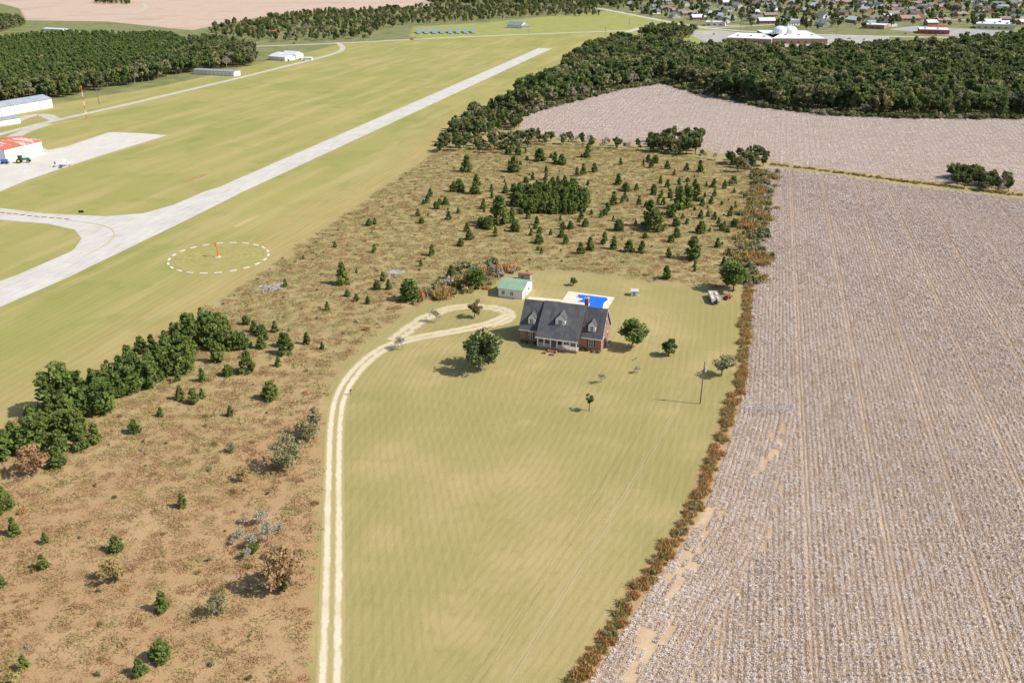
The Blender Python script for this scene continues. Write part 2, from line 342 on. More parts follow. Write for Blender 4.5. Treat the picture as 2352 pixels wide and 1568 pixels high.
woods('pine_plantation',[(-300,222),(0,210),(200,195),(330,162),(425,130),(430,112),(400,95),(130,92),(0,105),(-300,120)],5.2,(9.5,12.5),[0,0,0,.3,0,9,2,0],ang=.5,jit=.25)
woods('forest',[(430,128),(580,138),(590,122),(520,100),(440,98)],8,(8,14),MIX)
woods('forest',[(480,84),(620,98),(850,92),(870,70),(960,58),(1110,50),(1240,38),(1380,38),(1370,16),(1100,16),(1000,18),(700,32),(640,40),(480,66)],13,(4,11),[4,4,4,5,1,1,3,2])
woods('tree_belt',[(1000,352),(1050,350),(1100,322),(1190,300),(1200,268),(1150,250),(1080,272),(1025,310)],5.8,(5,10),[5,5,5,3,.3,0,2,1.5])
woods('forest',[(1470,88),(1560,96),(1600,80),(1500,74)],8,(10,15),MIX)
woods('forest',[(-100,40),(50,50),(60,60),(-100,100)],10,(8,14),MIX)
woods('forest',[(220,10),(300,12),(300,-2),(220,-4)],12,(8,12),MIX)
woods('forest',[(980,12),(1400,20),(1500,2),(1480,-20),(980,-20)],18,(9,15),MIX)
woods('town_trees',[(1400,28),(1620,55),(1760,70),(2000,70),(2100,60),(2352,70),(2600,70),(2700,-25),(1400,-25)],28,(7,14),MIX)
woods('distant_forest',[(-1500,-25),(3500,-25),(3500,-70),(-1500,-70)],34,(18,30),MIX)
woods('thicket',[(1480,345),(1540,358),(1605,362),(1618,345),(1610,320),(1560,322),(1500,320)],7,(6,11.5),[5,4,4,3,.3,0,0,1])
woods('thicket',[(1665,370),(1700,400),(1765,382),(1765,365),(1720,355)],5,(4,7),[5,4,4,3,.2,0,0,1])
woods('thicket',[(2165,405),(2200,430),(2270,442),(2340,446),(2320,425),(2270,420),(2200,398)],4.5,(4.5,7),[6,5,5,.5,0,0,0,1])
woods('brush',[(1210,330),(1480,350),(1660,372),(1660,362),(1480,335),(1210,312)],6.0,(2.0,6),[3,3,3,5,.5,0,1,4])
woods('brush',[(1080,355),(1240,350),(1240,320),(1090,325)],5.5,(2.5,8),[3,3,3,4,.5,0,1,4])

# individually standing pines (young)
YP=[pine('young_pine_a',21,MP),pine('young_pine_b',22,MP,W=1.35,nb=40),pine('young_pine_c',23,MP,W=1.9,nb=54,top=.3),pine('young_pine_d',24,MP,W=1.2,nb=36,cr=.5),pine('young_pine_e',25,MP,W=2.2,nb=60,top=.4)]
def stand(name,u,v,h,meshes,H,wf=1.0):
    x,y=G(u,v); hm=HT(v,h); s=hm/H*R.uniform(.95,1.05); me=meshes[int(R.integers(len(meshes)))]
    return addobj(name,me,(x,y,0),R.uniform(0,6.28),(s*wf,s*wf,s))
PL=[(787,652,52),(770,568,14),(697,595,10),(656,660,20),(752,712,20),(845,698,18),(819,692,18),(798,680,16),(866,665,18),(893,665,24),(880,645,20),(860,580,20),(819,627,10),(941,690,48),(992,587,25),(967,612,16),(1037,640,30),(848,518,16),(861,515,15),(960,497,18),(969,513,14),(973,470,12),(1010,470,14),(1024,470,18),(1043,440,24),(1060,440,18),(1072,395,38),(1095,445,42),(1147,515,65),(1120,525,28),(1105,520,22),(1079,550,22),(1058,565,18),(1137,478,18),(1130,455,16),(1110,480,14),(1182,395,35),(1180,440,18),(1421,530,26),(1355,575,30),(1333,582,26),(1388,560,28),(1410,572,30),(1444,578,26),(1475,580,26),(1490,520,60),(1505,530,50),(1530,640,30),(1535,590,22),(1590,595,52),(1610,535,28),(1560,480,50),(1580,475,45),(1600,460,40),(1607,395,26),(1640,430,20),(1650,520,20),(1545,500,30),(1520,450,16),(1468,470,20),(1410,470,30),(1440,440,18),(1395,485,20),(1380,500,16),(1345,520,18),(1290,545,18),(1300,560,22),(1265,540,14),(1240,535,14),(1235,560,14),(1420,425,26),(1365,395,20),(1340,400,24),(1325,405,22),(1240,370,30),(1275,375,26),(1290,378,24),(1350,362,30),(1505,375,18),(1532,388,20),
(622,915,38),(560,800,35),(585,762,26),(600,770,24),(632,762,24),(660,812,44),(650,795,30),(705,790,28),(740,802,16),(640,840,20),(570,855,50),(525,862,24),(415,917,30),(445,925,32),(465,914,22),(530,955,24),(465,875,30),(310,993,30),(370,955,20),(35,1227,38),(105,1247,26),(100,1305,32),(270,1264,34),(420,1164,32),(375,1400,42),(370,1512,42),(322,1547,35),(58,1537,34),(3,1170,45),(3,1345,32),(18,1050,60),(135,1070,45),(190,1030,50),(220,1015,45),(35,1010,40),(500,830,45),(540,800,40),(565,745,20),(600,800,30),(612,780,20)]
for u,v,h in PL: stand('young_pine_tree',u,v,h,YP,5,1.25)
BP=[pine('bushy_pine_a',31,MP,H=8,W=3.2,nb=70,nl=26,ls=.3,top=.5,base=.1,cr=.42),pine('bushy_pine_b',32,MP,H=8,W=3.0,nb=60,nl=26,ls=.3,top=.55,base=.1,cr=.42)]
# belt of pines by the airfield
bp=PW([(30,1035),(100,960),(180,905),(250,850),(400,765),(470,735),(520,745),(535,790),(455,862),(380,890),(300,925),(220,960),(160,1040),(60,1060)])
for x,y in fill(bp,4.3,.45): 
    h=R.uniform(2.8,7.0); s=h/5; addobj('pine_tree',YP[int(R.integers(5))],(x,y,0),R.uniform(0,6.28),(s*1.1,s*1.1,s))
for u,v,h in [(140,950,105),(170,945,90),(85,1030,75),(240,945,75),(240,915,60),(300,900,62),(345,885,62),(420,855,60),(490,792,62),(180,1000,60)]: stand('pine_tree',u,v,h,BP,8,1.1)
# bright pine thicket in the scrub
p=fill(PW([(1185,472),(1200,488),(1290,495),(1345,490),(1350,462),(1330,438),(1290,430),(1230,434),(1195,448)]),2.9,.45); n=len(p)
YPC=coll('young_pine',YP)
s_=R.uniform(2.6,6,n)/5; scatter('young_pine_thicket',p,R.uniform(0,6.28,n),np.stack([s_*1.2,s_*1.2,s_],1),R.integers(0,5,n),YPC)
# scattered seedlings
p=fill(PW([(1000,390),(1200,345),(1480,368),(1690,400),(1690,640),(1480,628),(1240,600),(1050,560),(960,480)]),6.4,.5); 
k=(np.sin(p[:,0]*.09+1)+np.sin(p[:,1]*.05+2)+R.normal(0,.9,len(p)))>0.4; p=p[k]; n=len(p)
for q in p: 
    s=R.uniform(0.8,4.0)**1.0/5; addobj('young_pine_tree',YP[int(R.integers(5))],(q[0],q[1],0),R.uniform(0,6.28),(s*1.25,s*1.25,s))

# lawn and field broadleaf trees
LT=[broad('lawn_tree_a',41,MD,nc=34,nl=60,ls=.3,W=3.7,low=.12),broad('lawn_tree_b',42,MD,nc=34,nl=60,ls=.3,W=3.4,low=.15)]
stand('shade_tree',1100,848,92,[broad('shade_tree_crown',47,MD,nc=30,nl=60,ls=.3,W=5.2,low=.1,cr=(.8,1.3))],10,1.0)
RT=[broad('round_tree',43,foliage('round_tree_leaves',(0.085,0.135,0.03),(0.25,0.32,0.07),(0.23,0.30,0.08)),nc=44,nl=60,ls=.3,W=4.4,low=.12)]
stand('round_tree',1450,800,64,RT,10,1.0)
stand('ornamental_tree',1535,816,42,LT,10,1.2); stand('ornamental_tree',1657,862,50,[broad('lt_c',44,MO,nc=20,nl=40,ls=.32,W=4.4,low=.3)],10,1.15)
stand('ornamental_tree',1353,943,42,[broad('lt_d',45,MD,nc=12,nl=40,ls=.4,W=2.6,low=.42)],10)
stand('ornamental_tree',1317,656,19,RT,10); stand('big_shrub',1685,668,66,RT,10,1.15)
stand('autumn_tree',1090,728,44,[broad('lt_e',46,foliage('autumn_mixed',(0.20,0.13,0.06),(0.42,0.29,0.14),(0.30,0.26,0.1)),nc=18,nl=40,ls=.34,W=3.8,low=.2)],10)
BT=[bare('bare_tree_a',51,H=5,leaf=300),bare('bare_tree_b',52,H=5,leaf=260)]
for u,v,h in [(1380,878,32),(1465,858,24),(1003,738,38),(925,803,44),(1460,828,10)]: stand('bare_tree',u,v,h,BT,4.2,1.1)
OT=[broad('olive_tree_a',53,MO,nc=26,nl=36,ls=.26,W=4.0,low=.08,bk=greybark),broad('olive_tree_b',54,MO,nc=24,nl=34,ls=.26,W=3.6,low=.08,bk=greybark)]
for u,v,h in [(655,1072,88),(712,1008,74),(505,1412,54),(530,1040,24)]: stand('olive_leaf_tree',u,v,h,OT,10,1.05)
RU=[broad('rust_tree_a',55,MR,nc=24,nl=34,ls=.27,W=3.6,low=.08)]
stand('rust_leaf_tree',645,1352,108,RU,10,.95); stand('rust_leaf_tree',85,1085,66,RU,10,1.2)
GT=[broad('gold_tree',56,MG,nc=18,nl=34,ls=.34,W=4.2,low=.1)]
stand('golden_sapling',555,1104,34,GT,10); stand('golden_sapling',268,1332,50,GT,10,1.2); stand('golden_sapling',20,1590,60,GT,10)
LIC=foliage('lichen_twigs',(.34,.32,.23),(.58,.55,.42),(.5,.5,.34),.35,.9)
GB=[bare('lichen_a',57,H=4,mat=LIC,leaf=420,ls=.11),bare('lichen_b',58,H=4,mat=LIC,leaf=380,ls=.11)]
for u,v,h in [(550,1235,34),(582,1255,46),(615,1240,50),(570,1285,34),(632,1280,36),(535,1250,22),(600,1205,38),(640,1225,34),(560,1200,24)]: stand('lichen_shrub',u,v,h,GB,3.4,1.1)
stand('shrub',655,1358,30,RT,10,1); stand('shrub',1095,662,46,RT,10,1.2); stand('shrub',585,1270,26,RT,10)
BU=coll('bush',[bushm('bush_a',61,MK),bushm('bush_b',62,MO),bushm('bush_c',63,MG),bushm('bush_d',64,MR),bushm('bush_e',65,MD),tuft('bush_f',66,MW,n=150,size=2.2,h=1.0,wd=(.05,.1)),tuft('bush_g',67,MGT,n=150,size=2.2,h=.9,wd=(.05,.1))])
p=fill(PW([(940,700),(1000,698),(1060,672),(1140,668),(1145,640),(1210,628),(1150,600),(1060,615),(980,660)]),3.4,.5); n=len(p)
scatter('brush',p,R.uniform(0,6.28,n),R.uniform(.9,2.3,n),R.choice(7,n,p=[.28,.40,.06,.0,.12,.07,.07]),BU)

# weedy hedgerow between lawn and cotton, and beside the scrub
def strip(line,w,sp):
    q=PW(line); out=[]
    for i in range(len(q)-1):
        a,b=q[i],q[i+1]; l=np.hypot(*(b-a)); n=int(l*w/sp**2)+1; t=R.random(n)[:,None]; nn=np.array([-(b-a)[1],(b-a)[0]])/l
        out.append(a+(b-a)*t+nn*(R.normal(0,.28,n)*w)[:,None])
    return np.concatenate(out)
p=strip([(1722,600),(1718,690),(1710,780),(1702,870),(1656,1005),(1588,1185),(1482,1333),(1322,1568),(1130,1850)],2.2,.9); n=len(p)
scatter('weedy_hedgerow',p,R.uniform(0,6.28,n),R.uniform(.3,.9,n)*np.where(R.random(n)<.3,.6,1),R.choice(7,n,p=[.03,.06,.05,.03,.0,.50,.33]),BU)
p=strip([(1750,395),(1738,480),(1728,560),(1715,660)],11,2.5); n=len(p)
scatter('hedgerow',p,R.uniform(0,6.28,n),R.uniform(.6,2.2,n),R.choice(7,n,p=[.08,.38,.05,.0,.20,.09,.20]),BU)
p=strip([(1770,378),(1900,393),(2100,420),(2352,450)],3.5,1.2); n=len(p)
scatter('weedy_hedgerow',p,R.uniform(0,6.28,n),R.uniform(.3,.8,n),R.choice(7,n,p=[.03,.4,.05,.0,.12,.1,.3]),BU)
p=fill(PW([(1195,262),(1300,233),(1430,202),(1520,186),(1600,210),(1750,241),(1900,260),(2100,268),(2600,270),(2600,276),(2100,274),(1900,267),(1750,248),(1600,217),(1520,193),(1430,208),(1300,240),(1200,270)]),3.5); n=len(p)
scatter('forest_edge_brush',p,R.uniform(0,6.28,n),R.uniform(1.5,3.6,n),R.choice(7,n,p=[.08,.35,.03,.0,.54,0,0]),BU)

# rough grass over the scrub
SCR=PW([(-300,1160),(0,985),(500,697),(1000,352),(1200,325),(1480,345),(1740,380),(1725,560),(1700,660),(1600,660),(1500,645),(1420,633),(1330,625),(1235,620),(1150,632),(1120,660),(1060,665),(1010,683),(960,703),(900,733),(830,783),(785,843),(745,893),(733,980),(728,1100),(716,1300),(698,1568),(680,1850),(-700,1850)])
m1=foliage('dry_grass',A(178,142,102),A(218,186,142),A(204,170,126),.4,1.8); m2=foliage('rust_grass',A(178,132,98),A(212,170,128),A(198,160,118),.4,1.8); m3=foliage('green_grass',A(152,144,88),A(190,178,112),A(202,180,124),.4,1.8)
TU=coll('grass_tuft',[tuft('tuft_a',71,m1,h=.28,wd=(.03,.07),n=110),tuft('tuft_b',72,m2,h=.32,wd=(.03,.07),n=100),tuft('tuft_c',73,m3,h=.32,wd=(.03,.08),n=100),tuft('tuft_d',74,m1,n=130,h=.22,wd=(.03,.07))])
p=fill(SCR,2.9,.5); n=len(p); pr=np.clip(p[:,1]/420,0,1)
ids=np.where(R.random(n)<.12+.5*pr,2,R.choice([0,1,3],n)); scatter('rough_grass',p,R.uniform(0,6.28,n),R.uniform(.6,1.25,n),ids,TU)
# occasional weeds among the rough grass
p=fill(SCR,8.5,.5); n=len(p); scatter('weeds',p,R.uniform(0,6.28,n),R.uniform(.2,.7,n),R.choice(7,n,p=[.08,.36,.1,.03,.1,.13,.2]),BU)

# ---------------------------------------------------------------- cotton
cw=N('cotton_bolls'); cw.col(cw.mix(cw.attr('tone'),(0.82,0.72,0.69),(0.95,0.90,0.87))); cw.softnormal(.9)
cl=N('cotton_stalks'); cl.col(cl.mix(cl.attr('tone'),(0.18,0.12,0.09),(0.48,0.35,0.27))); cl.softnormal(.8)
def cotton(name,seed,nb=100,nl=84,Ln=2.7):
    rng=np.random.default_rng(seed)
    def pos(n,zl,sp): return np.stack([rng.normal(0,sp,n),rng.uniform(-.5,.5,n)*Ln,rng.uniform(zl,.58,n)],1)
    c=pos(nl,.05,.19); q1=quads(c,unit(nl,rng),rng.uniform(.05,.11,nl),rng.uniform(.05,.08,nl),rng)
    b=pos(nb,.3,.22); nm=unit(nb,rng)*.6+np.array([.2,-.1,.8]); nm/=np.linalg.norm(nm,axis=1)[:,None]; q2=quads(b,nm,rng.uniform(.03,.08,nb),rng.uniform(.03,.075,nb),rng)
    me=treemesh(name,np.concatenate([q1,q2]),rng.random(nl+nb),[],[cl.m,cw.m]); mi=np.zeros(nl+nb,np.int32); mi[nl:]=1; me.polygons.foreach_set('material_index',mi); return me
CC=coll('cotton_row',[cotton('cotton_a',81),cotton('cotton_b',82,nb=120),cotton('cotton_c',83,nb=72),cotton('cotton_d',84,nb=88),cotton('cotton_e',85,nb=105),cotton('cotton_f',86,nb=60)])
cp=PW(COT); ra=math.atan(0.274)
def rows(poly,ang,rs,seg,ymax=1e9):
    d=np.array([math.sin(ang),math.cos(ang)]); nn=np.array([math.cos(ang),-math.sin(ang)])
    a=poly@nn; b=poly@d; K=np.arange(math.floor(a.min()/rs),math.ceil(a.max()/rs)); J=np.arange(b.min(),b.max(),seg)
    kk,jj=np.meshgrid(K,J,indexing='ij'); kk=kk.ravel(); jj=jj.ravel()
    jj=jj+np.mod(kk*0.618,1)*seg
    p=(kk*rs)[:,None]*nn+jj[:,None]*d; ok=inside(p,poly)&(np.abs(p[:,0])<(p[:,1]+20)*.66+10); return p[ok],kk[ok]
p,kk=rows(cp,ra,1.0,2.5)
border=PW([(1715,880),(1672,1010),(1605,1190),(1500,1335),(1345,1568),(1160,1850)])
db=pdist(p,border); near=(p[:,1]<185)
keep=~((db<13.5)&near); p=p[keep]; kk=kk[keep]; n=len(p)
def bared(p): return np.minimum(pdist(p,BARE)+.6,pdist(p,BARE2))+R.uniform(-1.0,1.5,len(p))
keep=~((bared(p)<1.7)&(R.random(n)<.6)); p=p[keep];kk=kk[keep]; n=len(p)
hz=R.uniform(.75,1.12,n)*np.where(kk%14==3,.6,1.0)*(1+.12*np.sin(p[:,0]*.11+p[:,1]*.03)); hz=np.clip(hz,.3,1.4)
S=np.stack([R.uniform(.85,1.2,n)*np.where(kk%14==3,.6,1),np.ones(n),hz],1); RZ=np.full(n,-ra); P_=[p];S_=[S];R_=[RZ]
# headland rows following the border
L2=np.concatenate([np.linspace(border[i],border[i+1],40,endpoint=False) for i in range(len(border)-1)])
kern=np.ones(25)/25; L2=np.stack([np.convolve(L2[:,i],kern,'valid') for i in range(2)],1)
sg=np.concatenate([[0],np.cumsum(np.hypot(*np.diff(L2,axis=0).T))]); 
for k in range(13):
    dd=1.0+k*1.0; ts=np.arange(0,sg[-1],2.5); q=np.stack([np.interp(ts,sg,L2[:,0]),np.interp(ts,sg,L2[:,1])],1); tg=np.gradient(q,axis=0); tg/=np.hypot(*tg.T)[:,None]
    nn=np.stack([-tg[:,1],tg[:,0]],1); 
    if nn[:,0].mean()<0: nn=-nn
    q=q+nn*dd; ok=inside(q,cp)&(q[:,1]<190)&~((bared(q)<1.5)&(R.random(len(q))<.6)); q=q[ok]; tg=tg[ok]; P_.append(q); R_.append(-np.arctan2(tg[:,0],tg[:,1])); S_.append(np.stack([R.uniform(.8,1.15,len(q)),np.ones(len(q)),R.uniform(.6,1.0,len(q))],1))
p=np.concatenate(P_); wob=R.normal(0,.05,(len(p),2)); scatter('cotton_field',p+wob,np.concatenate(R_)+np.where(R.random(len(p))<.5,math.pi,0),np.concatenate(S_),R.integers(0,6,len(p)),CC)
p,kk=rows(PW(COT2),ra+.9,1.9,4.0); n=len(p)
scatter('cotton_field',p,np.full(n,-(ra+.9)),np.stack([R.uniform(1.1,1.8,n),np.full(n,1.6),R.uniform(.6,1.1,n)],1),R.integers(0,6,n),CC)

# ---------------------------------------------------------------- pavements
def paved(name,c1,c2,stain):
    m=N(name); p=m.mapv(m.pos(),(1,1,1),(0,0,RWA)); q=m.mapv(p,(1,.12,1))
    c=m.mix(m.noise(p,.08,4),c1,c2); c=m.mix(m.ss(m.noise(q,.8,4),.5,1,0,.45),c,stain); c=m.mix(m.ss(m.noise(p,3,4,.7),.45,1,0,.3),c,stain)
    b=m.n('ShaderNodeTexBrick'); m.put(b.inputs['Vector'],p); b.inputs['Scale'].default_value=1; b.inputs['Brick Width'].default_value=5; b.inputs['Row Height'].default_value=5; b.inputs['Mortar Size'].default_value=.06; b.offset=0
    c=m.mix(m.math('MULTIPLY',b.outputs['Fac'],.4),c,stain); m.col(c); return m.m
conc=paved('runway_concrete',A(222,216,206,.88),A(206,200,190,.88),A(164,158,148,.88)); apr=paved('apron_concrete',A(224,217,206,.9),A(212,205,194,.9),A(174,166,154,.9))
roadm=surf('road_gravel',A(214,206,190),A(192,184,166),.2)
d=np.array([math.sin(RWA),math.cos(RWA)]); nn=np.array([-d[1],d[0]]); e=np.array(G(1268,112)); w_=15.2
sheet('runway',[e,e-d*1150,e-d*1150+nn*w_,e+nn*w_],.06,conc)
sheet('taxiway',PW([(-500,440),(0,478),(100,490),(240,497),(330,490),(400,470),(470,440),(520,425),(560,440),(420,510),(150,640),(0,705),(-60,690),(-30,655),(0,645),(100,610),(170,573),(188,548),(172,528),(110,514),(0,505),(-500,470)]),.03,conc)
sheet('apron',PW([(250,304),(318,306),(384,311),(230,358),(140,388),(60,415),(0,440),(-300,560),(-500,440),(-300,380),(0,318),(60,322),(110,345),(150,338)]),.04,apr)
def ribbon(name,line,w,z,mat,smooth=3):
    q=PW(line)
    for _ in range(smooth):
        r=[q[0]]
        for i in range(len(q)-1): r+= [q[i]*.75+q[i+1]*.25,q[i]*.25+q[i+1]*.75]
        r.append(q[-1]); q=np.array(r)
    t=np.gradient(q,axis=0); t/=np.hypot(*t.T)[:,None]+1e-9; nv=np.stack([-t[:,1],t[:,0]],1)
    a=q+nv*w/2; b=q-nv*w/2; n=len(q); v=[(*x,z) for x in a]+[(*x,z) for x in b]
    me=bpy.data.meshes.new(name); me.from_pydata(v,[],[(i,i+1,n+i+1,n+i) for i in range(n-1)]); 
    if me.polygons[0].normal.z<0: me.flip_normals()
    at=me.attributes.new('across','FLOAT','POINT'); at.data.foreach_set('value',np.concatenate([np.full(n,w/2),np.full(n,-w/2)]).astype(np.float32))
    me.materials.append(mat); return addobj(name,me),q
def road(name,line,w,z=.05): return ribbon(name,line,w,z,roadm)
road('airfield_road',[(775,98),(792,112),(770,124),(700,142),(540,182),(400,215),(250,250),(130,276),(40,298),(-60,325),(-300,380)],6,.05)
road('hangar_road',[(130,276),(100,262),(60,268),(20,285),(-100,300)],8,.045)
road('hangar_road',[(0,330),(60,300),(110,285)],8,.042)
road('highway',[(560,108),(780,100),(1000,88),(1200,80),(1460,70),(1700,58)],9,.07)
road('highway',[(1330,12),(1400,24),(1520,48),(1620,66),(1800,78),(2100,86),(2500,90)],12,.06)
road('town_road',[(1620,66),(1900,50),(2400,44)],9,.055); road('town_road',[(1420,28),(1800,18),(2400,14)],9,.052); road('town_road',[(1440,75),(1480,60),(1560,62)],9,.058)
road('farm_track',[(60,47),(250,40),(340,22),(330,8)],6,.05)
sheet('parking_lot',PW([(1560,72),(1620,96),(1700,112),(1900,116),(2060,110),(2040,84),(1750,80),(1650,70)]),.03,surf('old_asphalt',A(196,190,180),A(170,166,160),.05))
sheet('parking_lot',PW([(2040,68),(2200,84),(2350,88),(2350,74),(2100,60)]),.031,surf('old_asphalt2',A(186,182,176),A(160,158,152),.05))
# runway paint
ylw=surf('faded_yellow_paint',A(200,170,110),A(210,186,130),1); redp=surf('faded_red_marks',A(160,96,76),A(180,120,96),1)
def dashes(name,line,n,ln,wd,mat,z=.075):
    q=PW(line); o=None; V=[];F=[]; s=np.concatenate([[0],np.cumsum(np.hypot(*np.diff(q,axis=0).T))]); ts=np.linspace(0,s[-1],n)
    for t in ts:
        a=np.array([np.interp(t,s,q[:,0]),np.interp(t,s,q[:,1])]); b=np.array([np.interp(min(t+.5,s[-1]),s,q[:,0]),np.interp(min(t+.5,s[-1]),s,q[:,1])]); dd=b-a; l=np.hypot(*dd)
        if l<1e-6: continue
        dd/=l; m_=np.array([-dd[1],dd[0]]); k=len(V)
        for c_ in (a-m_*wd/2,a+dd*ln-m_*wd/2,a+dd*ln+m_*wd/2,a+m_*wd/2): V.append((*c_,z))
        F.append((k,k+1,k+2,k+3))
    me=bpy.data.meshes.new(name); me.from_pydata(V,[],F); me.materials.append(mat); return addobj(name,me)
dashes('hold_line_markings',[(0,488),(80,497),(165,504)],11,2.4,1.0,redp)
ribbon('taxiway_centreline',[(150,505),(230,515),(262,528),(262,545),(240,565),(190,590)],.35,.08,ylw)
# bare scrapes in the airfield turf
dirt=surf('bare_dirt',A(204,182,132),A(190,168,116),.5)
sheet('bare_ground_patch',PW([(533,520),(560,506),(592,494),(602,491),(575,507),(545,522)]),.012,dirt)
sheet('bare_ground_patch',PW([(418,416),(436,410),(445,405),(456,404),(470,398),(476,402),(462,408),(448,411),(436,418),(424,419)]),.012,surf('red_dirt',A(176,150,98),A(170,140,92),.5))

# driveway with two wheel tracks
def gravel(name,soft,wid0,wid1,far_str=1.0):
    m=N(name); p=m.pos(); u=m.math('ABSOLUTE',m.attr('across')); n1=m.noise(p,.45,4,.6); n2=m.noise(p,5,3,.7); n0=m.noise(p,.15,3)
    yy=m.sep(p)[1]
    tr=m.math('ABSOLUTE',m.math('SUBTRACT',u,1.05)); wide=m.ss(yy,190,222,wid0,wid1); sf=m.ss(yy,195,222,soft,soft*2.4); sr=m.ss(yy,195,215,1.0,far_str)
    msk=m.math('MULTIPLY',m.ss(m.math('ADD',m.math('SUBTRACT',tr,wide),m.math('MULTIPLY',m.math('SUBTRACT',n1,.5),sf)),-.2,.35,1,0),sr)
    gr=m.mix(n2,A(232,220,198,.95),A(210,192,162,.95)); gr=m.mix(m.ss(n1,.6,1,0,.25),gr,A(198,180,138)); gr=m.mix(m.ss(n0,.4,1,0,.3),gr,A(192,172,126)); gg=m.mix(n1,A(174,161,104),A(192,173,120))
    gg=m.mix(m.ss(n2,.4,1,0,.25),gg,A(132,124,74)); m.col(m.mix(msk,gg,gr)); return m.m
ribbon('driveway',[(752,1850),(757,1568),(765,1300),(766,1100),(769,980),(778,915),(803,868),(850,818),(910,785),(1000,768),(1080,754),(1130,742),(1165,726)],4.4,.03,gravel('driveway_gravel',.4,.46,.8,.72))
ribbon('driveway_loop',[(1120,746),(1158,738),(1172,723),(1155,710),(1110,704),(1060,703),(1015,712),(960,738),(905,782)],5.2,.02,gravel('loop_gravel',.8,.5,.9,.62))

# ---------------------------------------------------------------- house
def brickm(name):
    m=N(name); b=m.n('ShaderNodeTexBrick'); tc=m.obj(); x,y,z=m.sep(tc); cx=m.n('ShaderNodeCombineXYZ'); m.put(cx.inputs[0],m.math('ADD',x,y)); m.put(cx.inputs[1],z); m.put(b.inputs['Vector'],cx.outputs[0])
    b.inputs['Scale'].default_value=1; b.inputs['Brick Width'].default_value=.4; b.inputs['Row Height'].default_value=.16; b.inputs['Mortar Size'].default_value=.015
    b.inputs['Color1'].default_value=(.38,.17,.10,1); b.inputs['Color2'].default_value=(.29,.125,.08,1); b.inputs['Mortar'].default_value=(.46,.40,.34,1)
    m.col(m.mix(m.ss(m.noise(tc,1.2,4),.2,1,0,.3),b.outputs[0],(.42,.22,.14))); return m.m
brick=brickm('brick'); 
m=N('roof_shingles'); tc=m.obj(); c=m.mix(m.noise(tc,.5,4),(.07,.07,.075),(.13,.13,.13)); c=m.mix(m.ss(m.noise(m.mapv(tc,(2.2,.2,.2)),1,3),.5,1,0,.6),c,(.04,.04,.045)); c=m.mix(m.ss(m.noise(tc,9,2),.5,1,0,.4),c,(.19,.19,.19)); m.col(c); shing=m.m
white=surf('white_paint',(.76,.75,.73),(.84,.83,.81),1,.5); glass=surf('window_glass',(.03,.04,.05),(.08,.1,.12),1,.08,spec=.6); dkdoor=surf('door_paint',(.10,.03,.025),(.13,.04,.03),2,.4)
grey=surf('grey_metal',(.3,.3,.3),(.42,.42,.42),2,.4); wood=surf('wood',(.25,.13,.08),(.35,.2,.12),2); flat_conc=surf('pool_concrete',A(236,222,200,.92),A(222,206,180,.92),.8)
hx,hy=G(1195,783); ang=math.atan2(-7.3,21.7)
H=Bd('brick_house',(hx,hy),ang)
def window(B,x,y,z,w,h,n='window',axis='x',out=-1):
    if axis=='x':
        B.box(n+'_frame',x-w/2-.12,x+w/2+.12,y+out*.07,y+out*-.02,z-.12,z+h+.12,white); B.box(n,x-w/2,x+w/2,y+out*.10,y+out*.065,z,z+h,glass)
        B.box(n+'_mullion',x-.04,x+.04,y+out*.13,y+out*.095,z,z+h,white); B.box(n+'_rail',x-w/2,x+w/2,y+out*.127,y+out*.098,z+h/2-.04,z+h/2+.04,white)
    else:
        B.box(n+'_frame',y+out*-.02,y+out*.07,x-w/2-.12,x+w/2+.12,z-.12,z+h+.12,white); B.box(n,y+out*.065,y+out*.10,x-w/2,x+w/2,z,z+h,glass)
H.ex('walls',[(0,0),(10.5,0),(10.5,4.05),(5.25,10.25),(0,4.05)],'x',0,22.9,brick)
H.ex('main_walls',[(-.02,0),(10.52,0),(10.52,4.3),(5.25,10.55),(-.02,6.0)],'x',5.9,16.9,brick)
H.gable('roof_wing',5.25,(0,10.5),.45,.16,4.15,10.4,-.4,5.45,shing); H.gable('roof_wing',5.25,(0,10.5),.45,.16,4.15,10.4,17.35,23.3,shing)
H.ex('roof_main',[(-3.6,3.3),(5.25,10.65),(11.0,3.8),(11.0,4.0),(5.25,10.85),(-3.6,3.5)],'x',5.4,17.4,shing)
H.box('eave_fascia',-.4,5.4,-.52,-.455,3.5,3.72,white); H.box('eave_fascia',17.4,23.3,-.52,-.455,3.5,3.72,white); H.box('eave_fascia',5.4,17.4,-3.68,-3.605,3.2,3.52,white)
for xs in (-.42,23.26):
    H.ex('rake_board',[(-.45,3.4),(5.25,10.2),(10.95,3.4),(10.95,3.62),(5.25,10.42),(-.45,3.62)],'x',xs,xs+.06,white)
H.box('porch_floor',5.8,17.0,-3.3,-.03,0,.75,brick); H.box('porch_deck',5.75,17.05,-3.35,-.03,.751,.83,surf('porch_boards',(.42,.38,.33),(.5,.46,.4),2))
H.box('porch_beam',5.8,17.0,-3.25,-3.0,3.05,3.3,white)
for i in range(7):
    x=6.0+i*10.8/6; H.box('porch_column',x-.14,x+.14,-3.22,-2.96,.83,3.05,white)
    if i<6 and i!=2:
        x2=6.0+(i+1)*10.8/6; H.box('porch_rail',x+.14,x2-.14,-3.13,-3.06,1.65,1.72,white)
        for k in range(1,9): xx=x+.14+(x2-x-.28)*k/9; H.box('porch_baluster',xx-.025,xx+.025,-3.12,-3.07,.83,1.65,white)
for i in range(4): H.box('porch_step',9.7,11.3,-3.36-.35*(i+1),-3.36-.35*i,0,.72-.18*i,brick)
for x in (9.3,11.45): H.box('step_pier',x,x+.3,-4.9,-3.36,0,.6,brick)
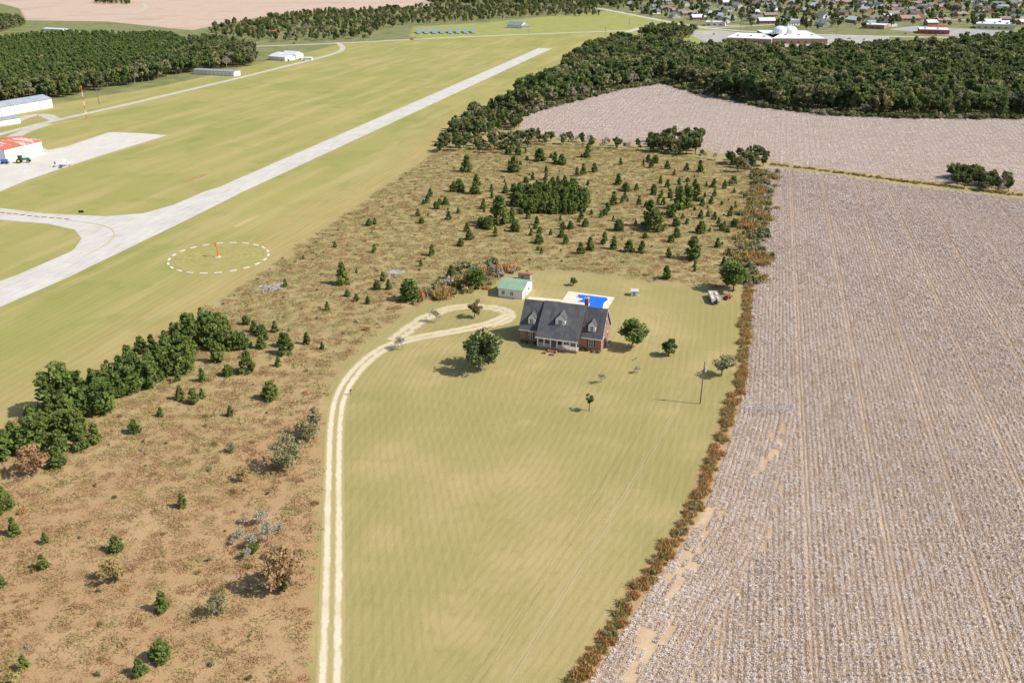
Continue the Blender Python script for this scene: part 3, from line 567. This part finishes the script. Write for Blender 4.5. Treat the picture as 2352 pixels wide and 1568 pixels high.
H.box('front_door',10.9,11.9,-.1,-.03,.83,2.95,dkdoor); H.box('door_surround',10.6,12.2,-.06,-.025,.83,3.1,white)
for x in (7.4,9.2,13.8,15.6): window(H,x,-.02,1.2,1.1,1.7)
for x in (2.9,20.1): window(H,x,0,1.3,1.15,1.7); H.box('shutter',x-1.05,x-.72,-.08,.0,1.2,3.1,dkdoor); H.box('shutter',x+.72,x+1.05,-.08,0,1.2,3.1,dkdoor)
window(H,3.0,22.9,1.3,1.0,1.6,axis='y',out=1); window(H,7.5,22.9,1.3,1.0,1.6,axis='y',out=1); window(H,5.25,22.9,5.8,1.0,1.5,axis='y',out=1)
def dormer(x,yf,w,zb,zt,zp,slope_r):
    y0,z0,k=slope_r; yb=(zp-z0)/k+y0
    H.ex('dormer_walls',[(x-w/2,zb),(x+w/2,zb),(x+w/2,zt),(x,zp-.1),(x-w/2,zt)],'y',yf,yb,white)
    s=(zp-zt)/(w/2); o=.2
    H.ex('dormer_roof',[(x-w/2-o,zt-o*s),(x,zp),(x+w/2+o,zt-o*s),(x+w/2+o,zt-o*s+.14),(x,zp+.14),(x-w/2-o,zt-o*s+.14)],'y',yf-.06,yb+.3,shing)
    window(H,x,yf,zb+ (zt-zb)*.3,w*.36,(zt-zb)*.55,'dormer_window')
wr=(0,4.25,6.25/5.25)
dormer(3.0,.8,2.0,4.8,7.0,8.3,wr); dormer(20.0,.8,2.0,4.8,7.0,8.3,wr)
dormer(11.4,-.1,2.7,6.0,8.0,9.5,(-3.6,3.5,7.35/8.85))
H.box('chimney',16.2,17.2,7.2,8.2,6,11.9,brick); H.box('chimney_cap',16.05,17.35,7.05,8.35,11.9,12.1,surf('stone_cap',(.4,.37,.33),(.5,.46,.4),2)); H.cyl('chimney_pot',(16.7,7.7,12.1),(16.7,7.7,12.6),.22,.18,brick)
for y in (3.6,5.2):
    H.box('air_conditioner',23.6,24.5,y,y+.9,.05,1.0,grey); H.cyl('air_conditioner_fan',(24.05,y+.45,1.0),(24.05,y+.45,1.04),.36,.36,glass)
P=Bd('brick_planter',(hx,hy),ang); P.box('planter_wall',8.3,9.2,-6.2,-5.6,0,.5,brick); P.box('planter_wall',10.4,11.6,-6.6,-6.0,0,.45,wood)
fb=bushm('foundation_bush',91,MD)
for x in (1,2.3,4.4,18,19.2,21,22.2): 
    wx=hx+x*math.cos(ang)+.8*math.sin(ang); wy=hy+x*math.sin(ang)-.8*math.cos(ang); addobj('foundation_shrub',fb,(wx,wy,0),x,.7)

# ---------------------------------------------------------------- pool
deck=PW([(1306,669),(1412,683),(1392,716),(1284,700)]); sheet('pool_deck',deck,.05,flat_conc)
m=N('pool_water'); m.col(m.mix(m.noise(m.pos(),.5,3),(.005,.12,.62),(.01,.18,.75))); m.p.inputs['Roughness'].default_value=.12; m.p.inputs['Specular IOR Level'].default_value=.5; m.bump(m.noise(m.pos(),2,2),.1,.05)
PO=PW([(1327,676),(1393,684),(1397,690),(1387,697),(1384,711),(1350,707),(1354,698),(1322,693),(1338,687),(1325,683)]); sheet('swimming_pool',PO,.065,m.m)
cpg=Bd('pool_coping',(0,0),0)
for i in range(len(PO)):
    a,b=PO[i],PO[(i+1)%len(PO)]; cpg.cyl('coping_edge',(*a,.09),(*b,.09),.12,.12,white,6)
L_=Bd('pool_ladder',(*G(1345,704),0),.3)
for x in (0,.5): L_.cyl('rail',(x,0,0),(x,0,.9),.04,.04,grey,6); L_.cyl('rail_top',(x,0,.9),(x,.6,.7),.04,.04,grey,6)
sheet('walkway',PW([(1215,682),(1290,688),(1290,693),(1213,687)]),.045,flat_conc)
# ---------------------------------------------------------------- outbuildings
green=surf('green_metal_roof',A(140,172,144),A(160,190,158),.6,.45); rust=surf('rusty_roof',A(150,76,58),A(186,134,116),.5,.7)
def frame(u0,v0,u1,v1):
    a=np.array(G(u0,v0)); b=np.array(G(u1,v1)); return a,math.atan2(b[1]-a[1],b[0]-a[0]),float(np.hypot(*(b-a)))
a,r,l=frame(1145,681,1200,688); S=Bd('garden_shed',a,r); dp=9.5
S.ex('walls',[(0,0),(dp,0),(dp,2.9),(dp/2,4.6),(0,2.9)],'x',0,l,white); S.gable('roof',dp/2,(0,dp),.4,.12,3.0,4.75,-.35,l+.35,green)
for x in (1.6,4.4): window(S,x,0,1.0,.9,1.1)
S.box('door',l+.01,l+.08,2,3,0,2.1,grey); window(S,6,l,1.1,1,1,axis='y',out=1)
a,r,l=frame(1190,645,1218,648); S=Bd('tool_shed',a,r); S.ex('walls',[(0,0),(3,0),(3,1.9),(0,2.5)],'x',0,4.0,grey); S.ex('roof',[(-.3,2.6),(3.3,1.9),(3.3,2.0),(-.3,2.7)],'x',-.3,4.3,rust); S.box('door',1,2,-.06,-.01,0,1.9,wood)
a=G(1449,680); S=Bd('pump_house',a,-.15); S.ex('walls',[(0,0),(2.2,0),(2.2,1.6),(1.1,2.0),(0,1.6)],'x',0,2.2,white); S.gable('roof',1.1,(0,2.2),.15,.08,1.65,2.1,-.15,2.35,surf('pale_roof',(.5,.5,.48),(.6,.6,.58),2)); S.box('door',.6,1.4,-.05,-.01,0,1.4,grey)
# boat on trailer
a=G(1640,690); S=Bd('pontoon_boat',a,-.05); S.e.scale=(1.1,)*3; tan=surf('boat_vinyl',(.62,.53,.38),(.72,.62,.46),2); alu=surf('aluminium',(.6,.6,.6),(.7,.7,.7),2,.4)
for x in (-.9,.9): S.cyl('pontoon',(x,-3.2,.7),(x,3.4,.7),.3,.3,alu); S.cyl('pontoon_nose',(x,3.4,.7),(x,4.0,.85),.3,.08,alu); 
S.box('deck',-1.25,1.25,-3.3,3.5,1.0,1.12,surf('boat_deck',(.5,.43,.34),(.6,.52,.42),2))
for x in (-1.22,1.18): S.box('side_fence',x,x+.04,-3.0,3.2,1.13,1.75,white)
for y in (-3.0,3.16): S.box('end_fence',-1.18,1.18,y,y+.04,1.13,1.75,white)
for x in (-1.1,.45): S.box('bench_seat',x,x+.65,-2.8,-.6,1.13,1.6,tan); S.box('bench_seat',x,x+.65,1.3,2.9,1.13,1.6,tan)
S.box('console',.3,.9,-.2,.5,1.13,2.0,white); S.box('motor',-.25,.25,-3.9,-3.35,.6,1.7,surf('motor_black',(.03,.03,.03),(.05,.05,.05),2)); S.box('trailer_frame',-.7,.7,-2.6,4.8,.3,.4,grey); S.cyl('trailer_tongue',(0,4.8,.35),(0,6.3,.35),.07,.07,grey)
tire=surf('tire_rubber',(.02,.02,.02),(.035,.035,.035),3)
for x in (-1.3,1.1): S.cyl('wheel',(x,-.8,.35),(x+.2,-.8,.35),.35,.35,tire,14)
a=G(1668,688); S=Bd('riding_mower',a,.8); mred=surf('mower_paint',(.25,.05,.03),(.3,.08,.05),2,.4)
S.box('hood',.3,1.3,-.35,.35,.45,1.0,mred); S.box('seat',-.5,-.05,-.25,.25,.75,.95,tire); S.box('seat_back',-.6,-.5,-.25,.25,.9,1.35,tire); S.box('mower_deck',-.5,.6,-.6,.6,.2,.42,mred); S.cyl('steering_wheel',(.2,0,1.15),(.17,0,1.2),.2,.2,tire)
for x,y,rr in ((-.5,-.5,.36),(-.5,.35,.36),(1,-.45,.24),(1,.3,.24)): S.cyl('wheel',(x,y,rr),(x,y+.16,rr),rr,rr,tire,12)
S=Bd('utility_trailer',G(1672,684),.3); S.box('bed',-1.2,1.2,-.8,.8,.5,.6,wood); S.box('side',-1.2,1.2,-.84,-.8,.6,1.0,wood); S.box('side',-1.2,1.2,.8,.84,.6,1.0,wood); S.cyl('tongue',(1.2,0,.5),(2.4,0,.45),.05,.05,grey)
for y in (-1.05,.87): S.cyl('wheel',(0,y,.33),(0,y+.18,.33),.33,.33,tire,12)

# utility pole and wires
px,py=G(1608,927); S=Bd('utility_pole',(px,py),0); ph=HT(927,97); pw=surf('pole_wood',(.17,.13,.10),(.26,.21,.17),2)
S.cyl('pole',(0,0,-.2),(.15,0,ph),.17,.11,pw); S.cyl('transformer',(.48,0,ph-2.6),(.48,0,ph-1.5),.28,.28,surf('transformer_paint',(.5,.52,.52),(.6,.62,.62),2,.4)); S.cyl('transformer_lid',(.48,0,ph-1.5),(.48,0,ph-1.4),.3,.2,grey); S.cyl('insulator',(.15,0,ph),(.15,0,ph+.25),.06,.05,white,6)
S.box('bracket',.1,.3,-.06,.06,ph-2.1,ph-1.9,grey)
wm=surf('wire',(.45,.44,.40),(.55,.53,.5),2,.4)
def wire(B,p0,p1,sag,r=.018):
    p0=np.array(p0);p1=np.array(p1); pts=[p0+(p1-p0)*t-np.array([0,0,4*sag*t*(1-t)]) for t in np.linspace(0,1,15)]
    for i in range(14): B.cyl('wire',tuple(pts[i]),tuple(pts[i+1]),r,r,wm,4)
S2=Bd('utility_pole',(-42,5),0); S2.cyl('pole',(0,0,-.2),(0,0,11),.17,.11,pw); S2.cyl('insulator',(0,0,11),(0,0,11.25),.06,.05,white,6)
W=Bd('power_lines',(0,0),0); wire(W,(px+.15,py,ph+.2),(-42,5,11.2),2.4,.016); wire(W,(px+.1,py,ph-1.2),(-42,5,10),2.4,.016)
S=Bd('yard_post',G(806,906),.2); S.cyl('post',(0,0,0),(0,0,1.1),.08,.08,wood,6); S.box('box',-.25,.25,-.15,.15,1.1,1.4,mred); S.box('arm',-.9,0,-.05,.05,.9,1.0,white)
# ---------------------------------------------------------------- airfield things
cxy=G(503,591); S=Bd('segmented_circle',cxy,0); pm=surf('circle_paint',A(230,224,210,.95),A(214,206,190,.95),1)
V=[];F=[]
for i in range(22):
    t0=2*math.pi*(i+.22)/22; t1=2*math.pi*(i+.74)/22; k=len(V)
    for t,rr in((t0,16.6),(t1,16.6),(t1,17.4),(t0,17.4)): V+=[(rr*math.cos(t),rr*math.sin(t),.02),(rr*math.cos(t),rr*math.sin(t),.12)]
    F+=[(k+1,k+3,k+5,k+7),(k,k+2,k+3,k+1),(k+2,k+4,k+5,k+3),(k+4,k+6,k+7,k+5),(k+6,k,k+1,k+7)]
S.mesh('segments',V,F,pm)
m=N('circle_turf'); p=m.pos(); ds=m.n('ShaderNodeVectorMath',operation='DISTANCE'); m.put(ds.inputs[0],p); ds.inputs[1].default_value=(*cxy,0)
c=m.mix(m.noise(p,.3,4),A(160,156,90),A(184,170,110)); c=m.mix(m.ss(m.math('SINE',m.math('MULTIPLY',ds.outputs['Value'],3.0)),0,1,0,.25),c,A(138,132,74)); m.col(c)
sheet('circle_turf',[(cxy[0]+16.2*math.cos(t),cxy[1]+16.2*math.sin(t)) for t in np.linspace(0,2*math.pi,49)[:-1]],.01,m.m)
org=surf('orange_paint',(.75,.16,.05),(.8,.22,.08),2,.5)
S=Bd('windsock',G(501,590),0); S.cyl('mast',(0,0,0),(0,0,5.4),.18,.12,org); S.cyl('base_plate',(0,0,0),(0,0,.08),1.1,1.1,flat_conc,16); S.cyl('sock',(-.2,0,5.1),(-.35,-.3,3.8),.42,.2,org,12); S.cyl('hoop',(-.25,0,5.1),(-.2,0,5.25),.47,.47,org,14)
for k in range(3): S.cyl('brace',(.8*math.cos(2.1*k),.8*math.sin(2.1*k),0),(0,0,2.5),.05,.05,org,5)
th=HT(273,72); S=Bd('beacon_tower',G(200,273),0)
for i in range(7):
    z0=th*i/7; z1=th*(i+1)/7; mt=org if i%2==0 else white
    for ax,ay in((-.4,-.3),(.4,-.3),(0,.45)): S.cyl('leg',(ax*(1-z0/th*.5),ay*(1-z0/th*.5),z0),(ax*(1-z1/th*.5),ay*(1-z1/th*.5),z1),.14,.14,mt,5)
    S.cyl('cross_brace',(-.4,-.3,z0+.1),(.35,-.3,z1),.06,.06,mt,4); S.cyl('cross_brace',(0,.45,z0+.1),(-.35,-.3,z1),.06,.06,mt,4)
S.cyl('beacon',(0,0,th),(0,0,th+.8),.5,.5,mt,10)
groof=surf('grey_roof',(.26,.28,.3),(.36,.38,.4),.3,.5); wroof=surf('pale_metal_roof',(.6,.62,.64),(.7,.72,.74),.3,.4); tanw=surf('cream_wall',(.6,.56,.46),(.68,.64,.54),.5); oroof=surf('brown_roof',(.2,.16,.13),(.28,.23,.18),.3)
def hangar(name,u0,v0,u1,v1,dep,h,rise,wall,roof,doors,pitch='gable'):
    a,r,l=frame(u0,v0,u1,v1); S=Bd(name,a,r)
    S.ex('walls',[(0,0),(dep,0),(dep,h),(dep/2,h+rise),(0,h)],'x',0,l,wall); S.gable('roof',dep/2,(0,dep),.5,.2,h+.05,h+rise+.05,-.4,l+.4,roof)
    if doors:
        wd=l/doors
        for i in range(doors): S.box('hangar_door',i*wd+.35,(i+1)*wd-.35,-.12,-.01,0,h*.82,white); S.box('door_post',i*wd-.12,i*wd+.12,-.16,-.01,0,h*.95,grey)
        for i in range(doors):
            for k in range(1,4): xx=i*wd+.35+(wd-.7)*k/4; S.box('door_seam',xx-.06,xx+.06,-.15,-.12,0,h*.8,grey)
    return S
hangar('hangar',-60,280,122,247,16,6.0,2.0,white,surf('slate_roof',(.3,.34,.38),(.4,.43,.46),.2,.4),6)
hangar('storage_building',-60,300,48,283,9,3.5,1.0,white,groof,2)
S=hangar('old_hangar',15,372,100,351,26,6.2,1.6,white,white,0)
m=N('patchy_rust_roof'); m.col(m.mix(m.ss(m.noise(m.mapv(m.obj(),(1,.35,1)),.25,4,.7),.45,.7),A(206,120,98),A(222,210,198))); 
for o in S.e.children: 
    if o.name.startswith('roof'): o.data.materials.clear(); o.data.materials.append(m.m)
l_=frame(15,372,100,351)[2]
for k in range(10): S.box('wall_panel',l_*k/10+.15,l_*(k+1)/10-.15,-.1,-.01,.2,5.6,white)
for k in range(8): S.box('side_panel',l_+.01,l_+.1,1+3*k,3.6+3*k,.2,5.4,grey)
hangar('t_hangar',445,171,538,176,9,3.8,.5,white,groof,10)
S=hangar('barn',618,138,655,141,14,3.5,2,white,wroof,2); hangar('barn',648,134,680,136,12,4,2.5,wroof,wroof,1); hangar('farm_house',1165,64,1198,66,12,4,4,white,groof,3); hangar('shed',1198,66,1216,66,8,3,2,white,groof,1)
hangar('shed',700,140,716,140,6,2.5,.6,tanw,wroof,1); hangar('barn',620,80,635,80,12,4,2,rust,rust,0); hangar('shed',100,72,145,74,10,3,1,white,wroof,2)
S=Bd('quonset_hut',G(640,136),.2); S.ex('shell',[(8*math.cos(math.pi*i/12),5.5*math.sin(math.pi*i/12)) for i in range(13)],'y',0,14,wroof); S.box('door',-2.5,2.5,-.1,-.01,0,3.6,grey)
# tractor
tg=surf('tractor_green',(.03,.2,.05),(.05,.26,.07),1,.4); S=Bd('tractor',G(50,374),.2); S.e.scale=(1.25,)*3
S.box('hood',.6,3.2,-.45,.45,1.1,1.95,tg); S.box('cab_base',-1.1,.6,-.8,.8,1.0,1.7,tg); S.box('cab_glass',-1.0,.5,-.75,.75,1.7,2.8,glass); S.box('cab_roof',-1.15,.65,-.9,.9,2.8,3.0,tg); S.cyl('exhaust',(2,.3,1.9),(2,.3,3.0),.06,.06,grey,6)
yl=surf('wheel_yellow',(.7,.5,.05),(.75,.55,.08),2,.4)
for x,rr,wd in((-.7,.95,.5),(2.7,.6,.35)):
    for s_ in(-1,1): S.cyl('tyre',(x,s_*.85,rr),(x,s_*(.85+wd),rr),rr,rr,tire,16); S.cyl('rim',(x,s_*(.86+wd),rr),(x,s_*(.9+wd),rr),rr*.5,rr*.5,yl,12)
S=Bd('farm_sprayer',G(12,376),.1); S.box('tank',-1.5,1.5,-.9,.9,.9,2.2,surf('blue_tank',(.05,.15,.4),(.08,.2,.5),2,.4)); S.box('chassis',-1.8,2.2,-.7,.7,.6,.85,grey)
for x in(-1,1.2):
    for s_ in(-1,1): S.cyl('tyre',(x,s_*.95,.55),(x,s_*1.25,.55),.55,.55,tire,12)
# airplane
S=Bd('light_airplane',G(145,382),.35); S.e.scale=(1.15,)*3
sec=[(-3.2,.95,.08),(-2,1.0,.28),(-.5,1.1,.5),(1.2,1.15,.6),(2.3,1.05,.5),(3.2,1.0,.3),(3.4,1.0,.12)]
V=[];F=[]; K=12
for x,z,r_ in sec:
    for i in range(K): t=2*math.pi*i/K; V.append((x,r_*math.cos(t),z+r_*1.15*math.sin(t)))
for j in range(len(sec)-1):
    for i in range(K): F.append((j*K+i,j*K+(i+1)%K,(j+1)*K+(i+1)%K,(j+1)*K+i))
F+= [list(range(K)),list(range((len(sec)-1)*K,len(sec)*K))]; S.mesh('fuselage',V,F,white)
S.box('wing',-.1,1.4,-5.4,5.4,1.78,1.92,white); S.box('tailplane',-3.2,-2.4,-1.7,1.7,1.05,1.12,white); S.ex('tail_fin',[(-3.3,1.0),(-2.3,1.05),(-2.9,2.3),(-3.4,2.3)],'y',-.05,.05,surf('tail_blue',(.1,.15,.35),(.14,.2,.42),1,.4))
S.box('cockpit_glass',.4,1.75,-.5,.5,1.3,1.75,glass); S.cyl('propeller_hub',(3.4,0,1),(3.6,0,1),.12,.05,grey,8); S.box('propeller',3.5,3.55,-.9,.9,.93,1.07,tire)
for x,y in((.4,-1.1),(.4,1.1),(2.7,0)): S.cyl('gear_leg',(x,y*.4,.8),(x,y,.25),.05,.04,white,5); S.cyl('wheel',(x,y-.07,.22),(x,y+.07,.22),.22,.22,tire,10)
# taxi sign
S=Bd('taxiway_sign',G(187,490),.1); S.box('panel',-1.0,1.0,-.1,.1,.35,1.2,tire); S.box('post',-.8,-.7,-.05,.05,0,.35,grey); S.box('post',.7,.8,-.05,.05,0,.35,grey)
# solar array
pv=surf('solar_cells',(.22,.26,.32),(.32,.36,.42),.2,.3,spec=.5)
for i in range(8):
    S=Bd('solar_array',G(962+i*18,79-i*.2),.2); S.mesh('panel',[(-2.5,0,.8),(2.5,0,.8),(5.5,30,4.2),(0,30,4.2)],[(0,1,2,3)],pv); S.mesh('panel_back',[(-2.5,0,.7),(2.5,0,.7),(5.5,30,4.1),(0,30,4.1)],[(0,1,2,3)],grey)
    for x,y,z in((-2,1,.8),(2,1,.8),(.3,28,4),(4.8,28,4)): S.cyl('post',(x,y,0),(x,y,z-.05),.1,.1,grey,5)
# brush piles
for u,v,s in((630,662,2.0),(903,628,1.5)):
    rng=np.random.default_rng(int(u)); Wd=[]
    for i in range(90): 
        a_=rng.normal(0,.7,2); t=rng.uniform(0,6.28); ln=rng.uniform(.8,2.2); z=rng.uniform(.05,.7); Wd.append(cone((a_[0]*1.5-math.cos(t)*ln/2,a_[1]-math.sin(t)*ln/2,z*.5),(a_[0]*1.5+math.cos(t)*ln/2,a_[1]+math.sin(t)*ln/2,z),.05,.02,4))
    me=treemesh('brush_pile',np.zeros((0,4,3)),np.zeros(0),Wd,[surf('weathered_wood',(.5,.46,.42),(.66,.62,.58),2),MK]); addobj('brush_pile',me,(*G(u,v),0),.4,s)
# cars
def car(u,v,rz,colr):
    S=Bd('parked_car',G(u,v),rz); mc=surf('car_paint',colr,tuple(min(1,c*1.1) for c in colr),1,.3,spec=.5)
    S.ex('body',[(-2.3,.35),(2.3,.35),(2.3,.8),(1.2,.95),(-2.2,1.0)],'y',-.9,.9,mc); S.ex('cabin',[(-1.9,.95),(1.1,.95),(.4,1.5),(-1.4,1.5)],'y',-.78,.78,glass); S.box('roof',-1.35,.35,-.75,.75,1.5,1.55,mc)
    for x in(-1.4,1.4):
        for y in(-.92,.72): S.cyl('wheel',(x,y,.33),(x,y+.2,.33),.33,.33,tire,10)
for u,v,c_ in((676,101,(.5,.03,.03)),(946,92,(.5,.03,.03)),(660,140,(.1,.15,.3)),(690,138,(.7,.7,.7)),(1750,106,(.6,.6,.6)),(1775,108,(.05,.06,.1)),(1850,108,(.4,.05,.04)),(1640,80,(.7,.7,.7)),(1700,84,(.1,.1,.1)),(1950,90,(.6,.6,.6)),(1930,98,(.3,.3,.35)),(2080,78,(.5,.05,.05)),(2150,82,(.8,.8,.8)),(1985,92,(.8,.8,.8)),(1585,74,(.1,.1,.1)),(2250,80,(.7,.7,.7)),(2290,82,(.3,.05,.05))): car(u,v,R.uniform(0,3),c_)
# town
wallc=[tanw,white,brick,surf('wall_grey',(.4,.4,.38),(.5,.5,.47),.5),brick]; roofc=[groof,oroof,surf('dark_roof',(.16,.16,.17),(.22,.22,.23),.3),wroof,surf('brown_grey_roof',(.27,.22,.19),(.34,.28,.24),.3)]
def hmesh(i):
    S=Bd('tmp',(0,0),0); w,d_,h=14+i%3*4,10,3.2+.6*(i%2); a=S.ex('w',[(0,0),(d_,0),(d_,h),(d_/2,h+2.8),(0,h)],'x',-w/2,w/2,wallc[i%5]); b=S.gable('r',d_/2,(0,d_),.6,.2,h+.1,h+3,-w/2-.5,w/2+.5,roofc[(i*2)%5])
    parts=[a,b]+[S.box('g',x-.6,x+.6,-.1,-.02,1,2.5,glass) for x in(-w*.33,-w*.12,w*.33)]+[S.box('d',.6,1.7,-.1,-.02,0,2.2,dkdoor)]
    vs=[];fs=[];mi=[];ms=[]
    for o in parts:
        k=len(vs); vs+=[tuple(v.co) for v in o.data.vertices]; mm=o.data.materials[0]
        if mm not in ms: ms.append(mm)
        for p_ in o.data.polygons: fs.append([j+k for j in p_.vertices]); mi.append(ms.index(mm))
        bpy.data.objects.remove(o)
    bpy.data.objects.remove(S.e); me=bpy.data.meshes.new('house'); me.from_pydata(vs,[],fs); [me.materials.append(x) for x in ms]; me.polygons.foreach_set('material_index',mi); return me
HM=[hmesh(i) for i in range(10)]
hp=fill(PW([(1420,25),(1620,50),(1800,62),(2050,62),(2352,68),(2600,72),(2700,-12),(1420,-12)]),45,.35)
for q in hp: 
    if R.random()<.7: addobj('house',HM[int(R.integers(10))],(q[0],q[1],0),R.choice([0,math.pi/2])+.25+R.normal(0,.1),R.uniform(1.0,1.4))
def flatb(name,u0,v0,u1,v1,dep,h,wall,roof):
    a,r,l=frame(u0,v0,u1,v1); S=Bd(name,a,r); S.box('walls',0,l,0,dep,0,h,wall); S.box('roof',.4,l-.4,.4,dep-.4,h+.002,h+.15,roof)
    for q in((-.1,l+.1,-.1,.4),(-.1,l+.1,dep-.4,dep+.1),(-.1,.4,.4,dep-.4),(l-.4,l+.1,.4,dep-.4)): S.box('parapet',*q,h+.004,h+.6,white)
    for k in range(int(l/8)): S.box('window',3+8*k,6+8*k,-.12,-.01,1.2,2.8,glass)
    for k in range(int(l/15)): S.box('roof_unit',6+15*k,8.5+15*k,dep*.4,dep*.4+2.5,h+.15,h+1.5,grey)
flat_r=surf('white_membrane_roof',(.68,.68,.66),(.78,.77,.74),.1)
flatb('school_building',1668,99,1770,103,70,5.5,brick,flat_r); flatb('school_building',1775,101,1900,102,110,5.5,brick,flat_r); flatb('store_building',2110,78,2180,80,40,5,surf('red_wall',(.4,.1,.08),(.5,.14,.1),1),flat_r); flatb('store_building',1980,66,2030,68,30,5,brick,flat_r); flatb('store_building',1800,58,1860,59,30,6,brick,flat_r); flatb('store_building',1620,60,1665,61,24,5,tanw,flat_r); flatb('store_building',2240,66,2330,69,40,6,tanw,flat_r)
S=Bd('fuel_canopy',G(2150,70),.1); S.box('canopy',-11,11,-6,6,5,6,surf('red_canopy',(.55,.04,.04),(.6,.06,.05),1,.4))
for x in(-8,0,8): S.box('column',x-.3,x+.3,-.3,.3,0,5,white)
for u in(1790,1812):
    S=Bd('dome_building',G(u,88),0); V=[];F=[]
    for j in range(6):
        for i in range(16): t=2*math.pi*i/16; f=math.pi/2*j/5.2; V.append((9*math.cos(f)*math.cos(t),9*math.cos(f)*math.sin(t),8+6*math.sin(f)))
    for j in range(5):
        for i in range(16): F.append((j*16+i,j*16+(i+1)%16,(j+1)*16+(i+1)%16,(j+1)*16+i))
    F.append([80+i for i in range(16)]); S.mesh('dome',V,F,white); S.cyl('drum',(0,0,0),(0,0,8),9,9,white,16)
S=Bd('water_tower',G(1748,12),0)
for k in range(6): t=k*math.pi/3; S.cyl('leg',(9*math.cos(t),9*math.sin(t),0),(6*math.cos(t),6*math.sin(t),36),.6,.5,wroof,6)
S.cyl('riser',(0,0,0),(0,0,36),1.4,1.4,wroof,10); S.cyl('tank',(0,0,36),(0,0,44),9,9,wroof,20); S.cyl('tank_base',(0,0,33),(0,0,36),3,9,wroof,20); S.cyl('tank_roof',(0,0,44),(0,0,48),9,1,wroof,20)
# distant utility poles
for u,v in((980,55),(1215,80),(1390,84),(1445,62),(1580,100),(1520,60),(1300,40),(228,240),(1450,100),(1700,70),(1920,84)):
    S=Bd('utility_pole',G(u,v),0); S.cyl('pole',(0,0,0),(0,0,11),.22,.16,pw,6); S.box('crossarm',-1.2,1.2,-.08,.08,10,10.2,pw)
print('objects',len(bpy.data.objects))
